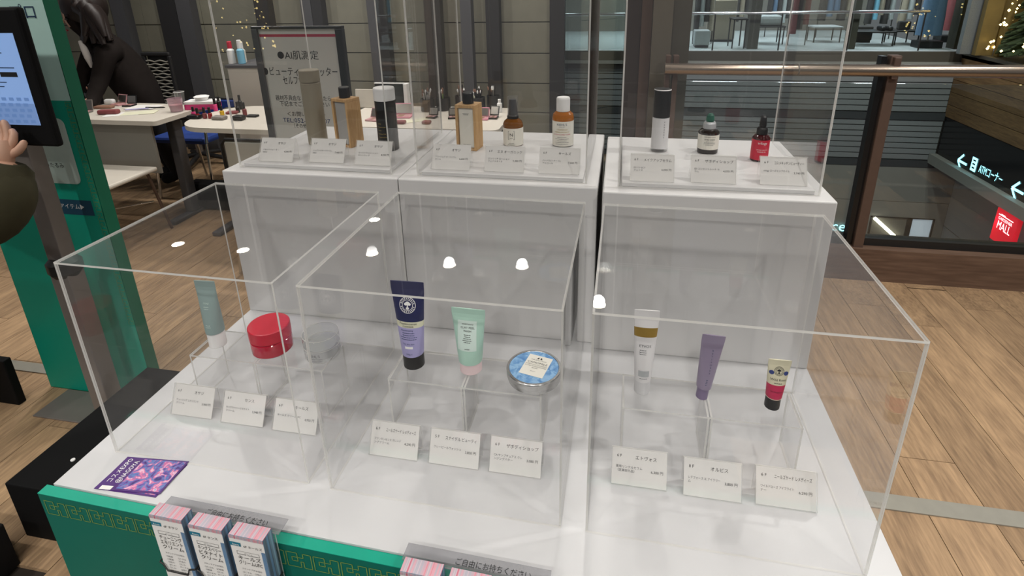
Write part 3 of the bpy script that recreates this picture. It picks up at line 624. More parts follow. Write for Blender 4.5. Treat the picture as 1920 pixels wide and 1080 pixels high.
for sx in (-1, 1): disc(q, s_, .066, 0, .0035, 'blueink', 12, sx * .0105)
q.text('Wild Rose', .0054, s_(0, .0535), 'ink', 'CENTER'); bars(q, s_, .049, 1, .016, 'ink'); q.text('Eye Brightener', .003, s_(0, .034), 'ink', 'CENTER'); q.build('printed_text', b)
# jars and tin
b = thing('cream_jar', 'squat red glass jar with a wide red lid', 'jar', (.134, .04, LZ))
MB().lathe([(.033, 0), (.036, .003), (.0365, .018), (.0362, .026), (.033, .029)], 'redjar', 48).build('glass_body', b)
MB().lathe([(.0362, .0295), (.0368, .0305), (.0368, .052), (.0355, .0535)], 'redlid', 48).build('lid', b)
b = thing('cream_jar', 'clear glass jar with printed front and clear lid', 'jar', (.236, .04, LZ))
MB().lathe([(.029, 0), (.0315, .002), (.032, .022), (.031, .0245)], 'jar', 40).build('glass_body', b)
MB().lathe([(.024, .003), (.0255, .005), (.0255, .022)], 'frost', 40).build('cream_fill', b)
MB().lathe([(.0322, .025), (.0325, .0255), (.0325, .045), (.0315, .0465)], 'jar', 40).build('lid', b)
for zz, rr in ((.0462, .0318), (.0252, .0324), (.001, .0305)): MB().tube([(rr * math.cos(2 * PI * k / 40), rr * math.sin(2 * PI * k / 40), zz) for k in range(41)], .0006, 'edge', 5, False).build('glass_rim', b)
q = MB(); R_ = .0321; q.text("KIEHL'S", .0075, cyl_map(R_, .0145), 'ink', 'CENTER'); q.text('Ultra Facial Cream', .004, cyl_map(R_, .0095), 'ink', 'CENTER'); fine(q, R_, .0065, 2, .05, 'ink', .003); q.build('printed_text', b)
b = thing('cosmetic_tin', 'round silver tin with a blue lid print and square paper label', 'tin', (.627, .0395, LZ))
MB().lathe([(.043, 0), (.0445, .0015), (.0447, .0115)], 'tin', 56).build('base', b)
lidm = MB().lathe([(.0462, .009), (.0465, .0098), (.0465, .0165), (.0467, .0185), (.0465, .0205), (.0455, .0218), (.0425, .0218), (.0418, .0208)], 'tin', 56).build('lid', b)
MB().lathe([(0.0, .0209), (.0416, .0209), (.0416, .0211)], 'bluelid', 56).build('lid_print', b)
rl = Matrix.Translation((.003, .003, .0216)) @ Matrix.Rotation(-.22, 4, 'Z')
MB().box((-.021, -.0265, -.0004), (.021, .0265, 0), 'label').build('paper_label', b, rl)
q = MB(); flat = lambda x0, y0: (lambda a, c: (x0 + a, y0 + c, .0002))
q.text('THE BODY SHOP', .0036, flat(0, .0125), 'ink', 'CENTER'); q.text('CAMOMILE', .0072, flat(0, .0045), 'ink', 'CENTER'); q.text('SUMPTUOUS CLEANSING', .0034, flat(0, .0), 'ink', 'CENTER'); q.text('BUTTER MAKEUP REMOVER', .0031, flat(0, -.004), 'ink', 'CENTER'); q.text('BEURRE', .003, flat(0, -.008), 'ink', 'CENTER'); q.text('90 ml ℮', .003, flat(0, -.0165), 'grayink', 'CENTER')
for sx in (-1, 1): q.poly([(sx * .001, .0175, .0002), (sx * .005, .0165, .0002), (sx * .0035, .021, .0002), (sx * .0015, .022, .0002)][::sx], 'ink')
q.build('printed_text', b, rl)

# ------------------------------------------------------------------ FLYERS AND LEAFLET HOLDERS
pA, pB, pC, pD = at(240, 858, TZ), at(334, 868, TZ), at(300, 928, TZ), at(178, 918, TZ)
def flyer2(dx, dy, z, lab, rz):
    t = thing('flyer', lab, 'flyer', (pD.x + dx, pD.y + dy, z), rz)
    X = (pA - pD); Y = (pC - pD)   # long title edge and short edge on the table
    N = Vector((0, 0, 1))
    def f(a, c, h=0): return X * a + Y * c + N * h
    m = MB(); m.poly([f(0, 0), f(0, 1), f(1, 1), f(1, 0)], 'flyerp', .0006); m.build('sheet', t)
    m = MB(); m.add([f(.05, .30, .0008), f(.05, .97, .0008), f(.96, .97, .0008), f(.96, .30, .0008)], [(0, 1, 2, 3)], 'flyer'); m.build('artwork', t)
    lx, ly = X.length, Y.length; m = MB()
    def g1(o): return lambda a, c: f(.2 + a / lx, o - c / ly, .0009)
    m.text('コスメEXPO', .0112, g1(.135), 'whiteink', 'LEFT', .72 * lx / (glyphs('コスメEXPO', 'LEFT')[1] * .0112)); m.text('@NAGOYA', .0112, g1(.26), 'whiteink', 'LEFT', .68 * lx / (glyphs('@NAGOYA', 'LEFT')[1] * .0112))
    m.add([f(.0, .06, .0009), f(.0, .24, .0009), f(.11, .24, .0009), f(.11, .06, .0009)], [(0, 1, 2, 3)], 'paper')
    m.build('printed_text', t)
flyer2(0, 0, TZ + .0014, 'purple event flyer with white lettering lying on top at the table corner', 0)
flyer2(-.003, .001, TZ + .0003, 'purple event flyer mostly hidden under the top flyer', -.06)

def leaflet_holder(x0, lab, stacks):
    y0 = fy(x0 + .1) - .0185
    t = thing('leaflet_holder', lab, 'leaflet holder', (x0, y0, TZ), 0, 'hanging leaflet holders on the table front'); rz = -.021; t.rotation_euler = (0, 0, rz)
    MB().sheet((-.003, -.002, -.17), (.183, -.0003, .022), 1, 'clearp', 'edge').build('back_plate', t)
    MB().box((-.006, -.003, .0225), (.19, .021, .0239), 'holder').build('notice_plate', t)
    q = MB(); q.text('ご自由にお持ちください', .0108, lambda a, c: (.115 + a, .0045 + c, .0244), 'ink', 'CENTER', .86); q.build('printed_text', t)
    for i in range(3):
        xs = i * .0635
        w = MB(); zz = -.052; pts = [(xs - .004, -.0245, zz), (xs + .002, -.0255, zz - .002), (xs + .007, -.0255, zz - .014), (xs + .042, -.0255, zz - .014), (xs + .046, -.0255, zz - .002), (xs + .0565, -.0245, zz)]
        w.tube(pts, .0012, 'dark', 6); w.tube([(xs - .004, -.0245, zz), (xs - .004, -.003, zz)], .0012, 'dark', 6); w.tube([(xs + .0565, -.0245, zz), (xs + .0565, -.003, zz)], .0012, 'dark', 6); w.build('wire', t)
        MB().box((xs - .004, -.026, -.17), (xs + .0565, -.0025, -.167), 'clearp').build('tray_floor', t)
    for i, (sl, fl_, br, lines, dz) in enumerate(stacks):
        xs = x0 + i * .0635
        b = thing('leaflet_stack', sl, 'leaflets', (xs, y0 - .003 - i * .0635 * .021, TZ - .1665), 0, 'leaflet stacks in the hanging holders'); b.rotation_euler = (0, 0, rz)
        W, D, H = .0535, .0195, .2065 - dz
        MB().box((0, -D, 0), (W, 0, H), 'sidestripe').build('paper_block', b)
        MB().box((.0002, -D + .0002, H), (W - .0002, -.0002, H + .0004), 'pinkstripe').build('top_print', b)
        MB().add([(0, -D - .0004, 0), (W, -D - .0004, 0), (W, -D - .0004, H), (0, -D - .0004, H)], [(0, 1, 2, 3)], 'paper').build('front_sheet', b)
        q = MB(); Y = -D - .0008
        def rect(xa, xb, za, zb, k): q.add([(xa, Y, za), (xb, Y, za), (xb, Y, zb), (xa, Y, zb)], [(0, 1, 2, 3)], k)
        F = lambda x, z: (lambda a, c: (x + a, Y - .0003, z + c))
        rect(0, W, H - .005, H, 'pinkstripe'); rect(W - .006, W, 0, H - .022, 'sidestripe'); rect(0, W, 0, .074, 'pink') if False else None
        rect(.0, .017, H - .0185, H - .0115, 'tealink'); q.text('Beauty', .004, F(.004, H - .0165), 'whiteink')
        q.text(fl_ + ' ' + br, .0056, F(.021, H - .0185), 'ink')
        z = H - .028
        for xa, xb, za, zb in ((.008, .043, z, z + .0004), (.008, .022, z - .006, z - .0052), (.024, .043, z - .006, z - .0052), (.0426, .043, z - .006, z + .0004), (.008, .0084, z - .006, z)): rect(xa, xb, za, zb, 'ink')
        q.text('クリーム', .0032, F(.026, z - .0038), 'grayink', 'CENTER')
        z -= .015
        for ln in lines: q.text(ln, .0092, F(.0262, z), 'ink', 'CENTER', min(1, .037 / (glyphs(ln, 'CENTER')[1] * .0092))); z -= .0094
        q.text('スキンケアのお悩み', .0036, F(.026, z - .001), 'grayink', 'CENTER'); z -= .008
        for r in range(6):
            for c in range(2): q.text(('☑' if (r + 2 * c + i) % 4 == 3 else '□') + random.choice(('乾燥', 'しみ', 'しわ', 'たるみ', '毛穴', 'くすみ')), .0036, F(.01 + .019 * c, z), 'grayink'); 
            z -= .0058
        rect(0, W - .006, 0, .07, 'pink')
        q.build('printed_front', b)
leaflet_holder(.1215, 'clear leaflet holder with three full stacks at the table corner', [
    ('leaflet stack for the emollient cream nearest the table corner', '6F', 'オサジ', ('チューニング', 'エモリエント', 'クリーム'), 0),
    ('leaflet stack for the berry night cream in the holder middle', '6F', 'センス', ('キングスベリー', 'ビタナイト', 'クリーム'), .004),
    ('leaflet stack for the facial cream UFC next to bare green panel', '6F', 'キールズ', ('キールズ', 'クリームUFC'), .007)])
leaflet_holder(.5, 'clear leaflet holder cut by the lower picture edge', [
    ('leaflet stack for the frankincense cleanser at the lower picture edge', '6F', 'ニールズヤード', ('フランキンセンス', 'クリーム'),   .0095),
    ('leaflet stack in the middle of the lower picture edge holder', '5F', 'スナイデル', ('クレーピール', 'ウォッシュ'), .012),
    ('leaflet stack at the right end of the lower picture edge holder', '6F', 'ザボディショップ', ('クレンジング', 'バター'), .015)])
#MORE
# ------------------------------------------------------------------ LEFT: signboard, kiosk, visitor
BY = .705; BX0, BX1 = -1.43, -.94
sb = thing('signboard', 'tall green and mint promotional signboard with dark green edges', 'signboard', (0, 0, 0))
MB().box((BX0, BY, 0), (BX1, BY + .045, 1.95), 'darkgreen').build('panel', sb)
zg = aty(130, 189, BY).z
MB().add([(BX0 + .002, BY - .0006, .004), (BX1 - .002, BY - .0006, .004), (BX1 - .002, BY - .0006, zg), (BX0 + .002, BY - .0006, zg)], [(0, 1, 2, 3)], 'board').build('teal_field', sb)
MB().add([(BX0 + .002, BY - .0006, zg), (BX1 - .002, BY - .0006, zg), (BX1 - .002, BY - .0006, 1.948), (BX0 + .002, BY - .0006, 1.948)], [(0, 1, 2, 3)], 'mint').build('mint_field', sb)
def rrect(mb, x0, x1, z0, z1, r, y, k):
    pts = []
    for cx, cz, a0 in ((x1 - r, z0 + r, -PI / 2), (x1 - r, z1 - r, 0), (x0 + r, z1 - r, PI / 2), (x0 + r, z0 + r, PI)):
        for i in range(6): pts.append((cx + r * math.cos(a0 + i * PI / 10), y, cz + r * math.sin(a0 + i * PI / 10)))
    mb.add(pts, [tuple(range(len(pts)))], k)
q = MB(); rrect(q, BX0 + .03, aty(150, 330, BY).x, aty(140, 345, BY).z, aty(110, 222, BY).z, .022, BY - .0012, 'palelabel'); q.build('white_field', sb)
q = MB(); fr_z0, fr_z1 = .02, zg - .004
fret(q, lambda a, c: (BX1 - .004 - c, BY - .0012, fr_z1 - a), 24, .022, .0006, 'gold'); q.build('fret_pattern', sb)
p0, p1 = aty(72, 396, BY), aty(171, 378, BY)
q = MB(); q.add([(BX0 + .1, BY - .0012, p0.z - .003), (p1.x, BY - .0012, p0.z - .003), (p1.x, BY - .0012, p1.z + .003), (BX0 + .1, BY - .0012, p1.z + .003)], [(0, 1, 2, 3)], 'navylabel'); q.build('navy_banner', sb)
q = MB(); tx = lambda x, z: (lambda a, c: (x + a, BY - .0018, z + c))
pa = aty(52, 34, BY); q.text('プロ', .05, tx(aty(28, 34, BY).x - .012, pa.z), 'navyink')
pt = aty(122, 314, BY); q.text('ほほのたるみ', .019, tx(pt.x, pt.z), 'ink', 'RIGHT')
pt = aty(161, 394, BY); q.text('おすすめのアイテム▶', .0205, tx(pt.x, pt.z + .004), 'whiteink', 'RIGHT')
pt = aty(108, 363, BY); q.text('あなたにぴったりの', .017, tx(pt.x, pt.z), 'whiteink', 'RIGHT')
q.text('気になるお悩みは', .018, tx(BX0 + .06, .95), 'ink'); q.build('printed_text', sb)

# kiosk with a tablet
kx, ky = -1.03, .6
ks = thing('tablet_kiosk', 'black tablet kiosk on a square grey post before the signboard', 'kiosk', (kx, ky, 0))
MB().box((-.31, -.045, 0), (.1, .1, .006), 'gray', bev=.002).build('base_plate', ks)
MB().box((-.036, -.03, .006), (.036, .03, .615), 'gray', bev=.003).build('lower_post', ks)
MB().box((-.03, -.025, .66), (.03, .025, 1.12), 'gray', bev=.003).build('upper_post', ks)
MB().lathe([(.04, .6), (.05, .615), (.05, .65), (.036, .665)], 'dark', 8).build('clamp_collar', ks)
ty = .53 - ky
MB().box((-.26, ty, 1.066), (-.828 - kx, ty + .024, 1.452), 'blackm', bev=.008).build('tablet_frame', ks)
sc2 = aty(77, 235, .53)
MB().box((-.2, ty - .0012, sc2.z), (sc2.x - kx, ty - .0002, aty(20, 62, .53).z), 'screen').build('screen', ks)
q = MB(); rnd = random.Random(4); X1 = sc2.x - kx
def bar(x0, x1, z, h, k, o=.0018): q.add([(x0, ty - o, z), (x1, ty - o, z), (x1, ty - o, z + h), (x0, ty - o, z + h)], [(0, 1, 2, 3)], k)
zk = aty(60, 195, .53).z
bar(-.2, X1, sc2.z + .001, zk - sc2.z, 'keyfield')
for r in range(5):
    for c in range(14):
        x = X1 - .02 - c * .026 - (r % 2) * .008; 
        if x > -.2: bar(x - .008, x + .008, sc2.z + .006 + r * .016, .009, 'keycap', .0021)
for (u0, u1, v) in ((0, 4, 100), (0, 28, 128), (0, 14, 155), (0, 10, 163)):
    a_, b_ = aty(u0, v, .53), aty(u1, v, .53); bar(-.19, b_.x - kx, b_.z, .0025, 'navyink')
a_, b_ = aty(3, 144, .53), aty(33, 138, .53); bar(a_.x - kx, b_.x - kx, a_.z, b_.z - a_.z + .004, 'ink')
q.build('screen_print', ks)

def skin_mesh(name, joints, edges, root, sub=2):
    me = bpy.data.meshes.new(name); me.from_pydata([j[0] for j in joints], edges, [])
    ob = bpy.data.objects.new(name, me); COL.objects.link(ob)
    m = ob.modifiers.new('s', 'SKIN'); m.use_smooth_shade = True
    for i, j in enumerate(joints):
        r = j[1] if isinstance(j[1], (tuple, list)) else (j[1], j[1]); me.skin_vertices[0].data[i].radius = r
        me.skin_vertices[0].data[i].use_root = (i == root)
    s = ob.modifiers.new('d', 'SUBSURF'); s.levels = sub; s.render_levels = sub
    dg = bpy.context.evaluated_depsgraph_get(); out = bpy.data.meshes.new_from_object(ob.evaluated_get(dg))
    bpy.data.objects.remove(ob); out.name = name
    for p in out.polygons: p.use_smooth = True
    o = bpy.data.objects.new(name, out); COL.objects.link(o); return o
def paint(o, mats, fn):
    o.data.materials.clear()
    for k in mats: o.data.materials.append(M[k])
    for p in o.data.polygons: p.material_index = mats.index(fn(p.center))

# visitor tapping the tablet; only the sleeve and hand come into the picture
hw = aty(6, 306, .445)
wr = Vector(hw); el = aty(-28, 440, .37); sh = Vector((-1.36, .06, 1.33))
J = [((-1.5, .08, .92), (.16, .12)), ((-1.5, .08, 1.12), (.16, .12)), ((-1.48, .07, 1.33), (.17, .11)), ((-1.46, .09, 1.44), .06), ((-1.45, .1, 1.53), (.075, .09)), ((-1.45, .1, 1.64), (.08, .095)), ((-1.45, .1, 1.72), .05),
     (sh, .085), (el, .09), ((el + wr) / 2 + Vector((.025, .0, -.01)), .098), (wr - (wr - el) * .12, .082), (wr + Vector((0, .005, .012)), (.03, .022)),
     ((-1.64, .06, 1.33), .085), ((-1.72, .1, 1.08), .07), ((-1.66, .25, .95), .05), ((-1.64, .29, .93), .03),
     ((-1.42, .08, .85), .1), ((-1.42, .1, .48), .07), ((-1.42, .09, .1), .05), ((-1.42, .19, .04), .045),
     ((-1.58, .08, .85), .1), ((-1.58, .1, .48), .07), ((-1.58, .09, .1), .05), ((-1.58, .19, .04), .045)]
E_ = [(0, 1), (1, 2), (2, 3), (3, 4), (4, 5), (5, 6), (2, 7), (7, 8), (8, 9), (9, 10), (10, 11), (2, 12), (12, 13), (13, 14), (14, 15), (0, 16), (16, 17), (17, 18), (18, 19), (0, 20), (20, 21), (21, 22), (22, 23)]
pv = skin_mesh('person', [((j[0][0], j[0][1], j[0][2]), j[1]) for j in J], E_, 0)
paint(pv, ['coat', 'skin', 'pants', 'hair'], lambda c: 'hair' if c.z > 1.6 or (c.z > 1.46 and c.y < .1 and c.x < -1.3) else 'skin' if (c.z > 1.42 and c.x < -1.3) or (c.z > wr.z - .004 and c.x > -1.05 and c.y > wr.y - .03) else 'pants' if c.z < .82 and c.x < -1.25 else 'coat')
tag(pv, 'person in an olive coat tapping the black tablet', 'person')
# hand: palm and five fingers, each its own short chain, touching the lower tablet frame
def finger(base, pts, rs, nm):
    m = MB(); P = [base] + pts; Q = []; R = []
    for i in range(len(P) - 1):
        for t in (0, .5): Q.append(P[i].lerp(P[i + 1], t)); R.append(rs[i] + (rs[i + 1] - rs[i]) * t)
    Q.append(P[-1]); R.append(rs[-1]); tip = P[-1] + (P[-1] - P[-2]).normalized() * rs[-1] * .7; Q.append(tip); R.append(rs[-1] * .45)
    m.tube(Q, R, 'skin', 10); return m.build(nm, pv)
pc = wr + Vector((-.004, .012, .026))
cd_ = (wr - el).normalized(); MB().tube([wr - cd_ * .05, wr - cd_ * .012, wr + cd_ * .004], [.08, .07, .05], 'coat', 16).build('cuff', pv)
m = MB(); m.tube([wr + Vector((0, 0, -.015)), wr + Vector((-.002, .004, .012)), pc, pc + Vector((-.004, .014, .026))], [.022, .027, .031, .028], 'skin', 14); m.build('palm', pv)
V = lambda t: Vector(t) * .8
finger(pc + V((.022, .012, .018)), [pc + V((.03, .022, .04)), pc + V((.026, .034, .062)), pc + V((.014, .038, .07))], [.0115, .0105, .0095, .0085], 'index_finger')
finger(pc + V((.006, .014, .026)), [pc + V((.008, .028, .052)), pc + V((.0, .036, .085)), pc + V((-.01, .04, .1))], [.0118, .0108, .0098, .0085], 'middle_finger')
finger(pc + V((-.012, .014, .026)), [pc + V((-.016, .028, .052)), pc + V((-.026, .036, .084)), pc + V((-.034, .04, .1))], [.0115, .0105, .0095, .008], 'ring_finger')
finger(pc + V((-.028, .01, .02)), [pc + V((-.038, .022, .04)), pc + V((-.048, .03, .06)), pc + V((-.054, .034, .072))], [.01, .009, .008, .007], 'little_finger')
finger(pc + V((.026, .004, -.006)), [pc + V((.048, .014, .006)), pc + V((.06, .024, .022)), pc + V((.062, .03, .032))], [.013, .0118, .0105, .009], 'thumb')
V = Vector

# black boxes on the floor
def fbox(x0, x1, y0, y1, h, lab):
    o = MB().box((x0, y0, 0), (x1, y1, h), 'blackm', bev=.004).build('black_box'); tag(o, lab, 'box')
    return o
fbox(-.888, -.135, .155, .66, .2, 'long low black box lying beside the display table')
bx = bpy.data.objects['black_box']
o = MB().lathe([(.006, .2), (.006, .203)], 'whitecap', 12).build('white_button', bx); p = at(137, 863, .2); o.location = (p.x, p.y, .0004)
fbox(-1.95, -1.45, .595, .625, .2, 'low black panel cut by the left picture edge near the kiosk foot')
fbox(-1.3, -.82, -.25, .085, .15, 'black floor box in the lower left picture corner')

# ------------------------------------------------------------------ DESKS, CHAIRS AND THE MAKE-UP THINGS
DZ = .72
def desk(name, lab, x0, x1, y0, y1, modesty=True, r=0):
    t = thing(name, lab, 'desk', (0, 0, 0)); m = MB()
    pts = []
    rr = r or .02
    for cx, cy, a0 in ((x1 - rr, y0 + rr, -PI / 2), (x1 - rr, y1 - rr, 0), (x0 + rr, y1 - rr, PI / 2), (x0 + rr, y0 + rr, PI)):
        for i in range(9): pts.append((cx + rr * math.cos(a0 + i * PI / 16), cy + rr * math.sin(a0 + i * PI / 16), DZ - .028))
    m.poly(pts, 'desk', .028); m.build('desktop', t)
    if modesty: MB().box((x0 + .12, y0 + .06, .36), (x1 - .1, y0 + .075, DZ - .03), 'deskgray').build('modesty_panel', t)
    for x in (x0 + .14, x1 - .1):
        yc = (y0 + y1) / 2
        l = MB().box((x - .03, yc - .035, .03), (x + .03, yc + .035, DZ - .028), 'slate', bev=.006); l.build('leg', t)
        MB().box((x - .03, y0 + .04, 0), (x + .03, y1 - .04, .03), 'slate', bev=.008).build('foot', t)
    return t
desk('work_desk', 'white desk with a grey front panel covered in make-up and papers', -3.25, -2.04, 2.13, 2.62)
desk('round_end_desk', 'white desk with a rounded end holding nail polish and compacts', -1.86, -.93, 2.02, 2.62, False, .22)
desk('brush_desk', 'white desk behind the plinths holding brush pots and mirrors', -.9, .1, 2.15, 2.72, True, .05)

# bench and chairs
bn = thing('white_bench', 'white seat on thin chrome legs before the grey desk panel', 'chair', (-2.36, 1.9, 0))
MB().box((-.32, -.2, .405), (.27, .22, .432), 'desk', bev=.01).build('seat', bn)
for sx in (-.26, .22):
    for sy in (-.14, .18): MB().tube([(sx, sy, .405), (sx * 1.15, sy * 1.3, 0)], .009, 'brown', 8).build('leg', bn)
MB().tube([(-.27, -.16, .18), (.2, .2, .2)], .007, 'chrome', 8).build('stretcher', bn)
def tube_chair(lab, x, y, rz, seatk, backk, bz=.76, arms=True):
    t = thing('tube_chair', lab, 'chair', (x, y, 0), rz)
    MB().box((-.22, -.22, .42), (.22, .2, .47), seatk, bev=.02).build('seat', t)
    m = MB().box((-.21, .2, .5), (.21, .225, bz), backk, bev=.01); m.build('backrest', t)
    MB().tube([(-.225, .215, .44), (-.225, .22, bz - .02), (-.2, .22, bz + .008), (.2, .22, bz + .008), (.225, .22, bz - .02), (.225, .215, .44)], .009, 'dark', 8).build('back_frame', t)
    for sx in (-.22, .22):
        MB().tube([(sx, -.2, .43), (sx * 1.05, -.24, 0)], .01, 'chrome', 8).build('leg', t); MB().tube([(sx, .2, .43), (sx * 1.05, .26, 0)], .01, 'chrome', 8).build('leg', t)
        if arms: MB().tube([(sx * 1.1, -.22, .44), (sx * 1.1, -.2, .6), (sx * 1.1, .05, .63), (sx * 1.1, .2, .6)], .011, 'chrome', 8).build('armrest', t)
    return t
tube_chair('chair with a blue seat and chrome arms under the white desk', -2.38, 2.85, 0, 'blue', 'blue', .66)
tube_chair('grey backed chair with a dark tube frame beside the plinth', -1.03, 1.92, PI, 'deskgray', 'desk', .745, False)
oc = thing('office_chair', 'office chair with a wavy grey mesh back behind the desk', 'chair', (aty(304, 150, 3.2).x, 3.2, 0))
bz0, bz1 = .5, .975
MB().box((-.14, -.012, bz1), (.12, .012, bz1 + .03), 'charcoal', bev=.008).build('back_top', oc); MB().box((-.14, -.012, bz0), (.12, .012, bz0 + .06), 'charcoal', bev=.008).build('back_bottom', oc)
MB().box((-.145, -.012, bz0), (-.105, .012, bz1), 'charcoal', bev=.006).build('back_post', oc); MB().box((.1, -.012, bz0), (.125, .012, bz1), 'charcoal', bev=.006).build('back_post', oc)
MB().box((-.1, .012, bz0), (.1, .016, bz1), 'charcoal').build('back_lining', oc)
for i in range(15):
    z = bz0 + .07 + i * .026; MB().tube([(-.104 + .208 * k / 8, -.002, z + .006 * math.sin(k * PI / 2 + i % 2 * PI)) for k in range(9)], .0075, 'meshgray', 6).build('slat', oc)
MB().box((-.24, .02, .44), (.24, .46, .5), 'charcoal', bev=.02).build('seat', oc); MB().tube([(0, .24, .08), (0, .24, .44)], .028, 'gray', 10).build('stem', oc)
for i in range(5): a = 2 * PI * i / 5; MB().tube([(0, .24, .09), (.28 * math.cos(a), .24 + .28 * math.sin(a), .05)], .02, 'charcoal', 8).build('leg', oc)
# black bag on the floor
o = MB(); p = at(402, 372, 0); o.box((-.17, -.06, 0), (.17, .06, .2), 'blackm', bev=.03); o = o.build('black_bag'); o.location = (-2.06, 2.5, 0); tag(o, 'black bag standing on the floor by the desk leg', 'bag')

# person bending over the desk
py = 2.86
def pp(u, v, y=py): return aty(u, v, y)
hip = pp(268, 195); J = [(hip, (.15, .13)), (pp(243, 140), (.16, .13)), (pp(212, 96), (.155, .12)), (pp(178, 66, py - .05), (.07, .07)), (pp(148, 45, py - .1), (.085, .09)), (pp(140, 18, py - .1), (.09, .1)), (pp(142, -8, py - .08), (.06, .07)),
     (pp(200, 100, py - .18), .075), (pp(188, 150, py - .24), .062), (pp(172, 192, py - .38), .045), (pp(166, 200, py - .46), .03),
     (pp(180, 78, py + .1), .075), (pp(160, 130, py + .02), .06), (pp(152, 180, py - .1), .045), (pp(148, 192, py - .2), .03),
     (V((hip.x + .09, py - .02, .62)), .11), (V((hip.x + .12, py, .35)), .075), (V((hip.x + .12, py + .05, .08)), .05), (V((hip.x + .02, py - .02, .05)), .045),
     (V((hip.x - .06, py + .08, .62)), .11), (V((hip.x - .04, py + .12, .35)), .075), (V((hip.x - .04, py + .16, .08)), .05), (V((hip.x - .12, py + .08, .05)), .045)]
E_ = [(0, 1), (1, 2), (2, 3), (3, 4), (4, 5), (5, 6), (2, 7), (7, 8), (8, 9), (9, 10), (2, 11), (11, 12), (12, 13), (13, 14), (0, 15), (15, 16), (16, 17), (17, 18), (0, 19), (19, 20), (20, 21), (21, 22)]
p2 = skin_mesh('person', [(tuple(j[0]), j[1]) for j in J], E_, 0)
hx = pp(175, 66).x; wz = J[9][0].z + .03
paint(p2, ['jacket', 'skin', 'pants', 'shirt'], lambda c: 'pants' if c.z < hip.z - .1 else 'skin' if (c.x < hx and c.z > pp(160, 70).z) or (c.z < wz and c.x < J[8][0].x + .05 and c.y < py - .15) else 'jacket')
tag(p2, 'person in a dark jacket with long dark hair bending over the desk', 'person')
h = MB(); hc = pp(156, 12, py - .05)
hs = bmesh.new(); bmesh.ops.create_uvsphere(hs, u_segments=24, v_segments=16, radius=1)
for q_ in hs.verts: q_.co = Vector((q_.co.x * .135 + .01, q_.co.y * .15, q_.co.z * .15))
hs.verts.index_update(); 
keep = [f for f in hs.faces if not (f.calc_center_median().x < -.055 and f.calc_center_median().z < .06)]
h.add([tuple(hc + q_.co) for q_ in hs.verts], [[v_.index for v_ in f.verts] for f in keep], 'hair', True); hs.free()
rnd = random.Random(3)
for i in range(46):
    a = rnd.uniform(-.4, 1.0); yy = py - .06 + rnd.uniform(-.15, .13)
    s0 = pp(142 + 18 * rnd.random(), 4 + 12 * rnd.random(), yy); e = pp(170 + 40 * a, 66 + rnd.uniform(-4, 18), yy - .03); mid = (s0 + e) / 2 + V((.035, 0, .03))
    h.tube([s0, s0.lerp(mid, .6) + V((.015, 0, .015)), mid, e], [.04, .048, .044, .014], 'hair', 6)
for i in range(8):   # the side locks falling past the cheek
    yy = py - .2 + .03 * i; h.tube([pp(140, 0, yy), pp(160, 30, yy), pp(162, 60, yy), pp(158 - 3 * (i % 3), 84, yy)], [.024, .034, .03, .008], 'hair', 6)
h.build('hair', p2)
m = MB(); nb = pp(117, 40, py - .14); m.tube([nb + V((.03, .01, .02)), nb + V((0, 0, 0)), nb + V((.012, .0, -.012))], [.012, .012, .006], 'skin', 8); m.build('nose', p2)
m = MB(); m.tube([pp(122, 30, py - .19), pp(128, 29, py - .195)], .006, 'hair', 6); m.build('eyebrow', p2); m = MB(); m.tube([pp(122, 36, py - .185), pp(127, 36, py - .19)], .005, 'ink', 6); m.build('eye', p2)
m = MB(); m.tube([pp(120, 56, py - .165), pp(127, 57, py - .18)], .005, 'redp', 6); m.build('mouth', p2)
m = MB(); m.tube([pp(150, 78, py - .2), pp(158, 92, py - .225), pp(165, 108, py - .22), pp(172, 126, py - .2)], [.012, .022, .022, .01], 'shirt', 10); m.build('white_shirt', p2)

def place(o, u, v, z=DZ): p = at(u, v, z); o.location = (p.x, p.y, z + .0005); return o
def brush_pot(u, v, lab, n=7, r=.035, hgt=.075, seed=1, kk=('black', 'steel', 'maroon')):
    t = thing('brush_pot', lab, 'brush pot'); place(t, u, v)
    MB().lathe([(r * .9, 0), (r, .002), (r, hgt), (r * .93, hgt), (r * .93, .01)], 'black', 20).build('pot', t)
    rnd = random.Random(seed)
    for i in range(n):
        a = rnd.random() * 2 * PI; rr = r * .55 * rnd.random(); b0 = V((rr * math.cos(a) * .5, rr * math.sin(a) * .5, .015)); tp = V((rr * 1.7 * math.cos(a), rr * 1.7 * math.sin(a), hgt + .035 + .035 * rnd.random()))
        m = MB(); k = kk[i % len(kk)]; m.tube([b0, b0.lerp(tp, .8)], .003, k, 6); m.tube([b0.lerp(tp, .8), b0.lerp(tp, .92), tp], [.004, .0065, .002], ('brownp', 'whitecap', 'hair')[i % 3], 6); m.build('brush', t)
    return t
def compact(u, v, lab, w=.075, d=.06, k='black', inner='blush', ang=1.2, rz=0, z=DZ):
    t = thing('compact', lab, 'make-up palette'); place(t, u, v, z); t.rotation_euler = (0, 0, rz)
    MB().box((-w / 2, -d / 2, 0), (w / 2, d / 2, .01), k, bev=.003).build('base', t)
    m = MB(); n = 3
    for i in range(n): x0 = -w / 2 + .006 + i * (w - .012) / n; m.box((x0 + .001, -d / 2 + .006, .0102), (x0 + (w - .012) / n - .001, d / 2 - .006, .0112), (inner, 'brownp', 'blush')[i % 3])
    m.build('powder_pans', t)
    mx = Matrix.Translation((0, d / 2, .0102)) @ Matrix.Rotation(-(PI / 2 - ang), 4, 'X')
    MB().box((-w / 2, -.004, 0), (w / 2, .002, d), k, bev=.002).build('lid', t, mx); MB().box((-w / 2 + .006, -.0056, .006), (w / 2 - .006, -.0043, d - .006), 'steel').build('mirror', t, mx)
    return t
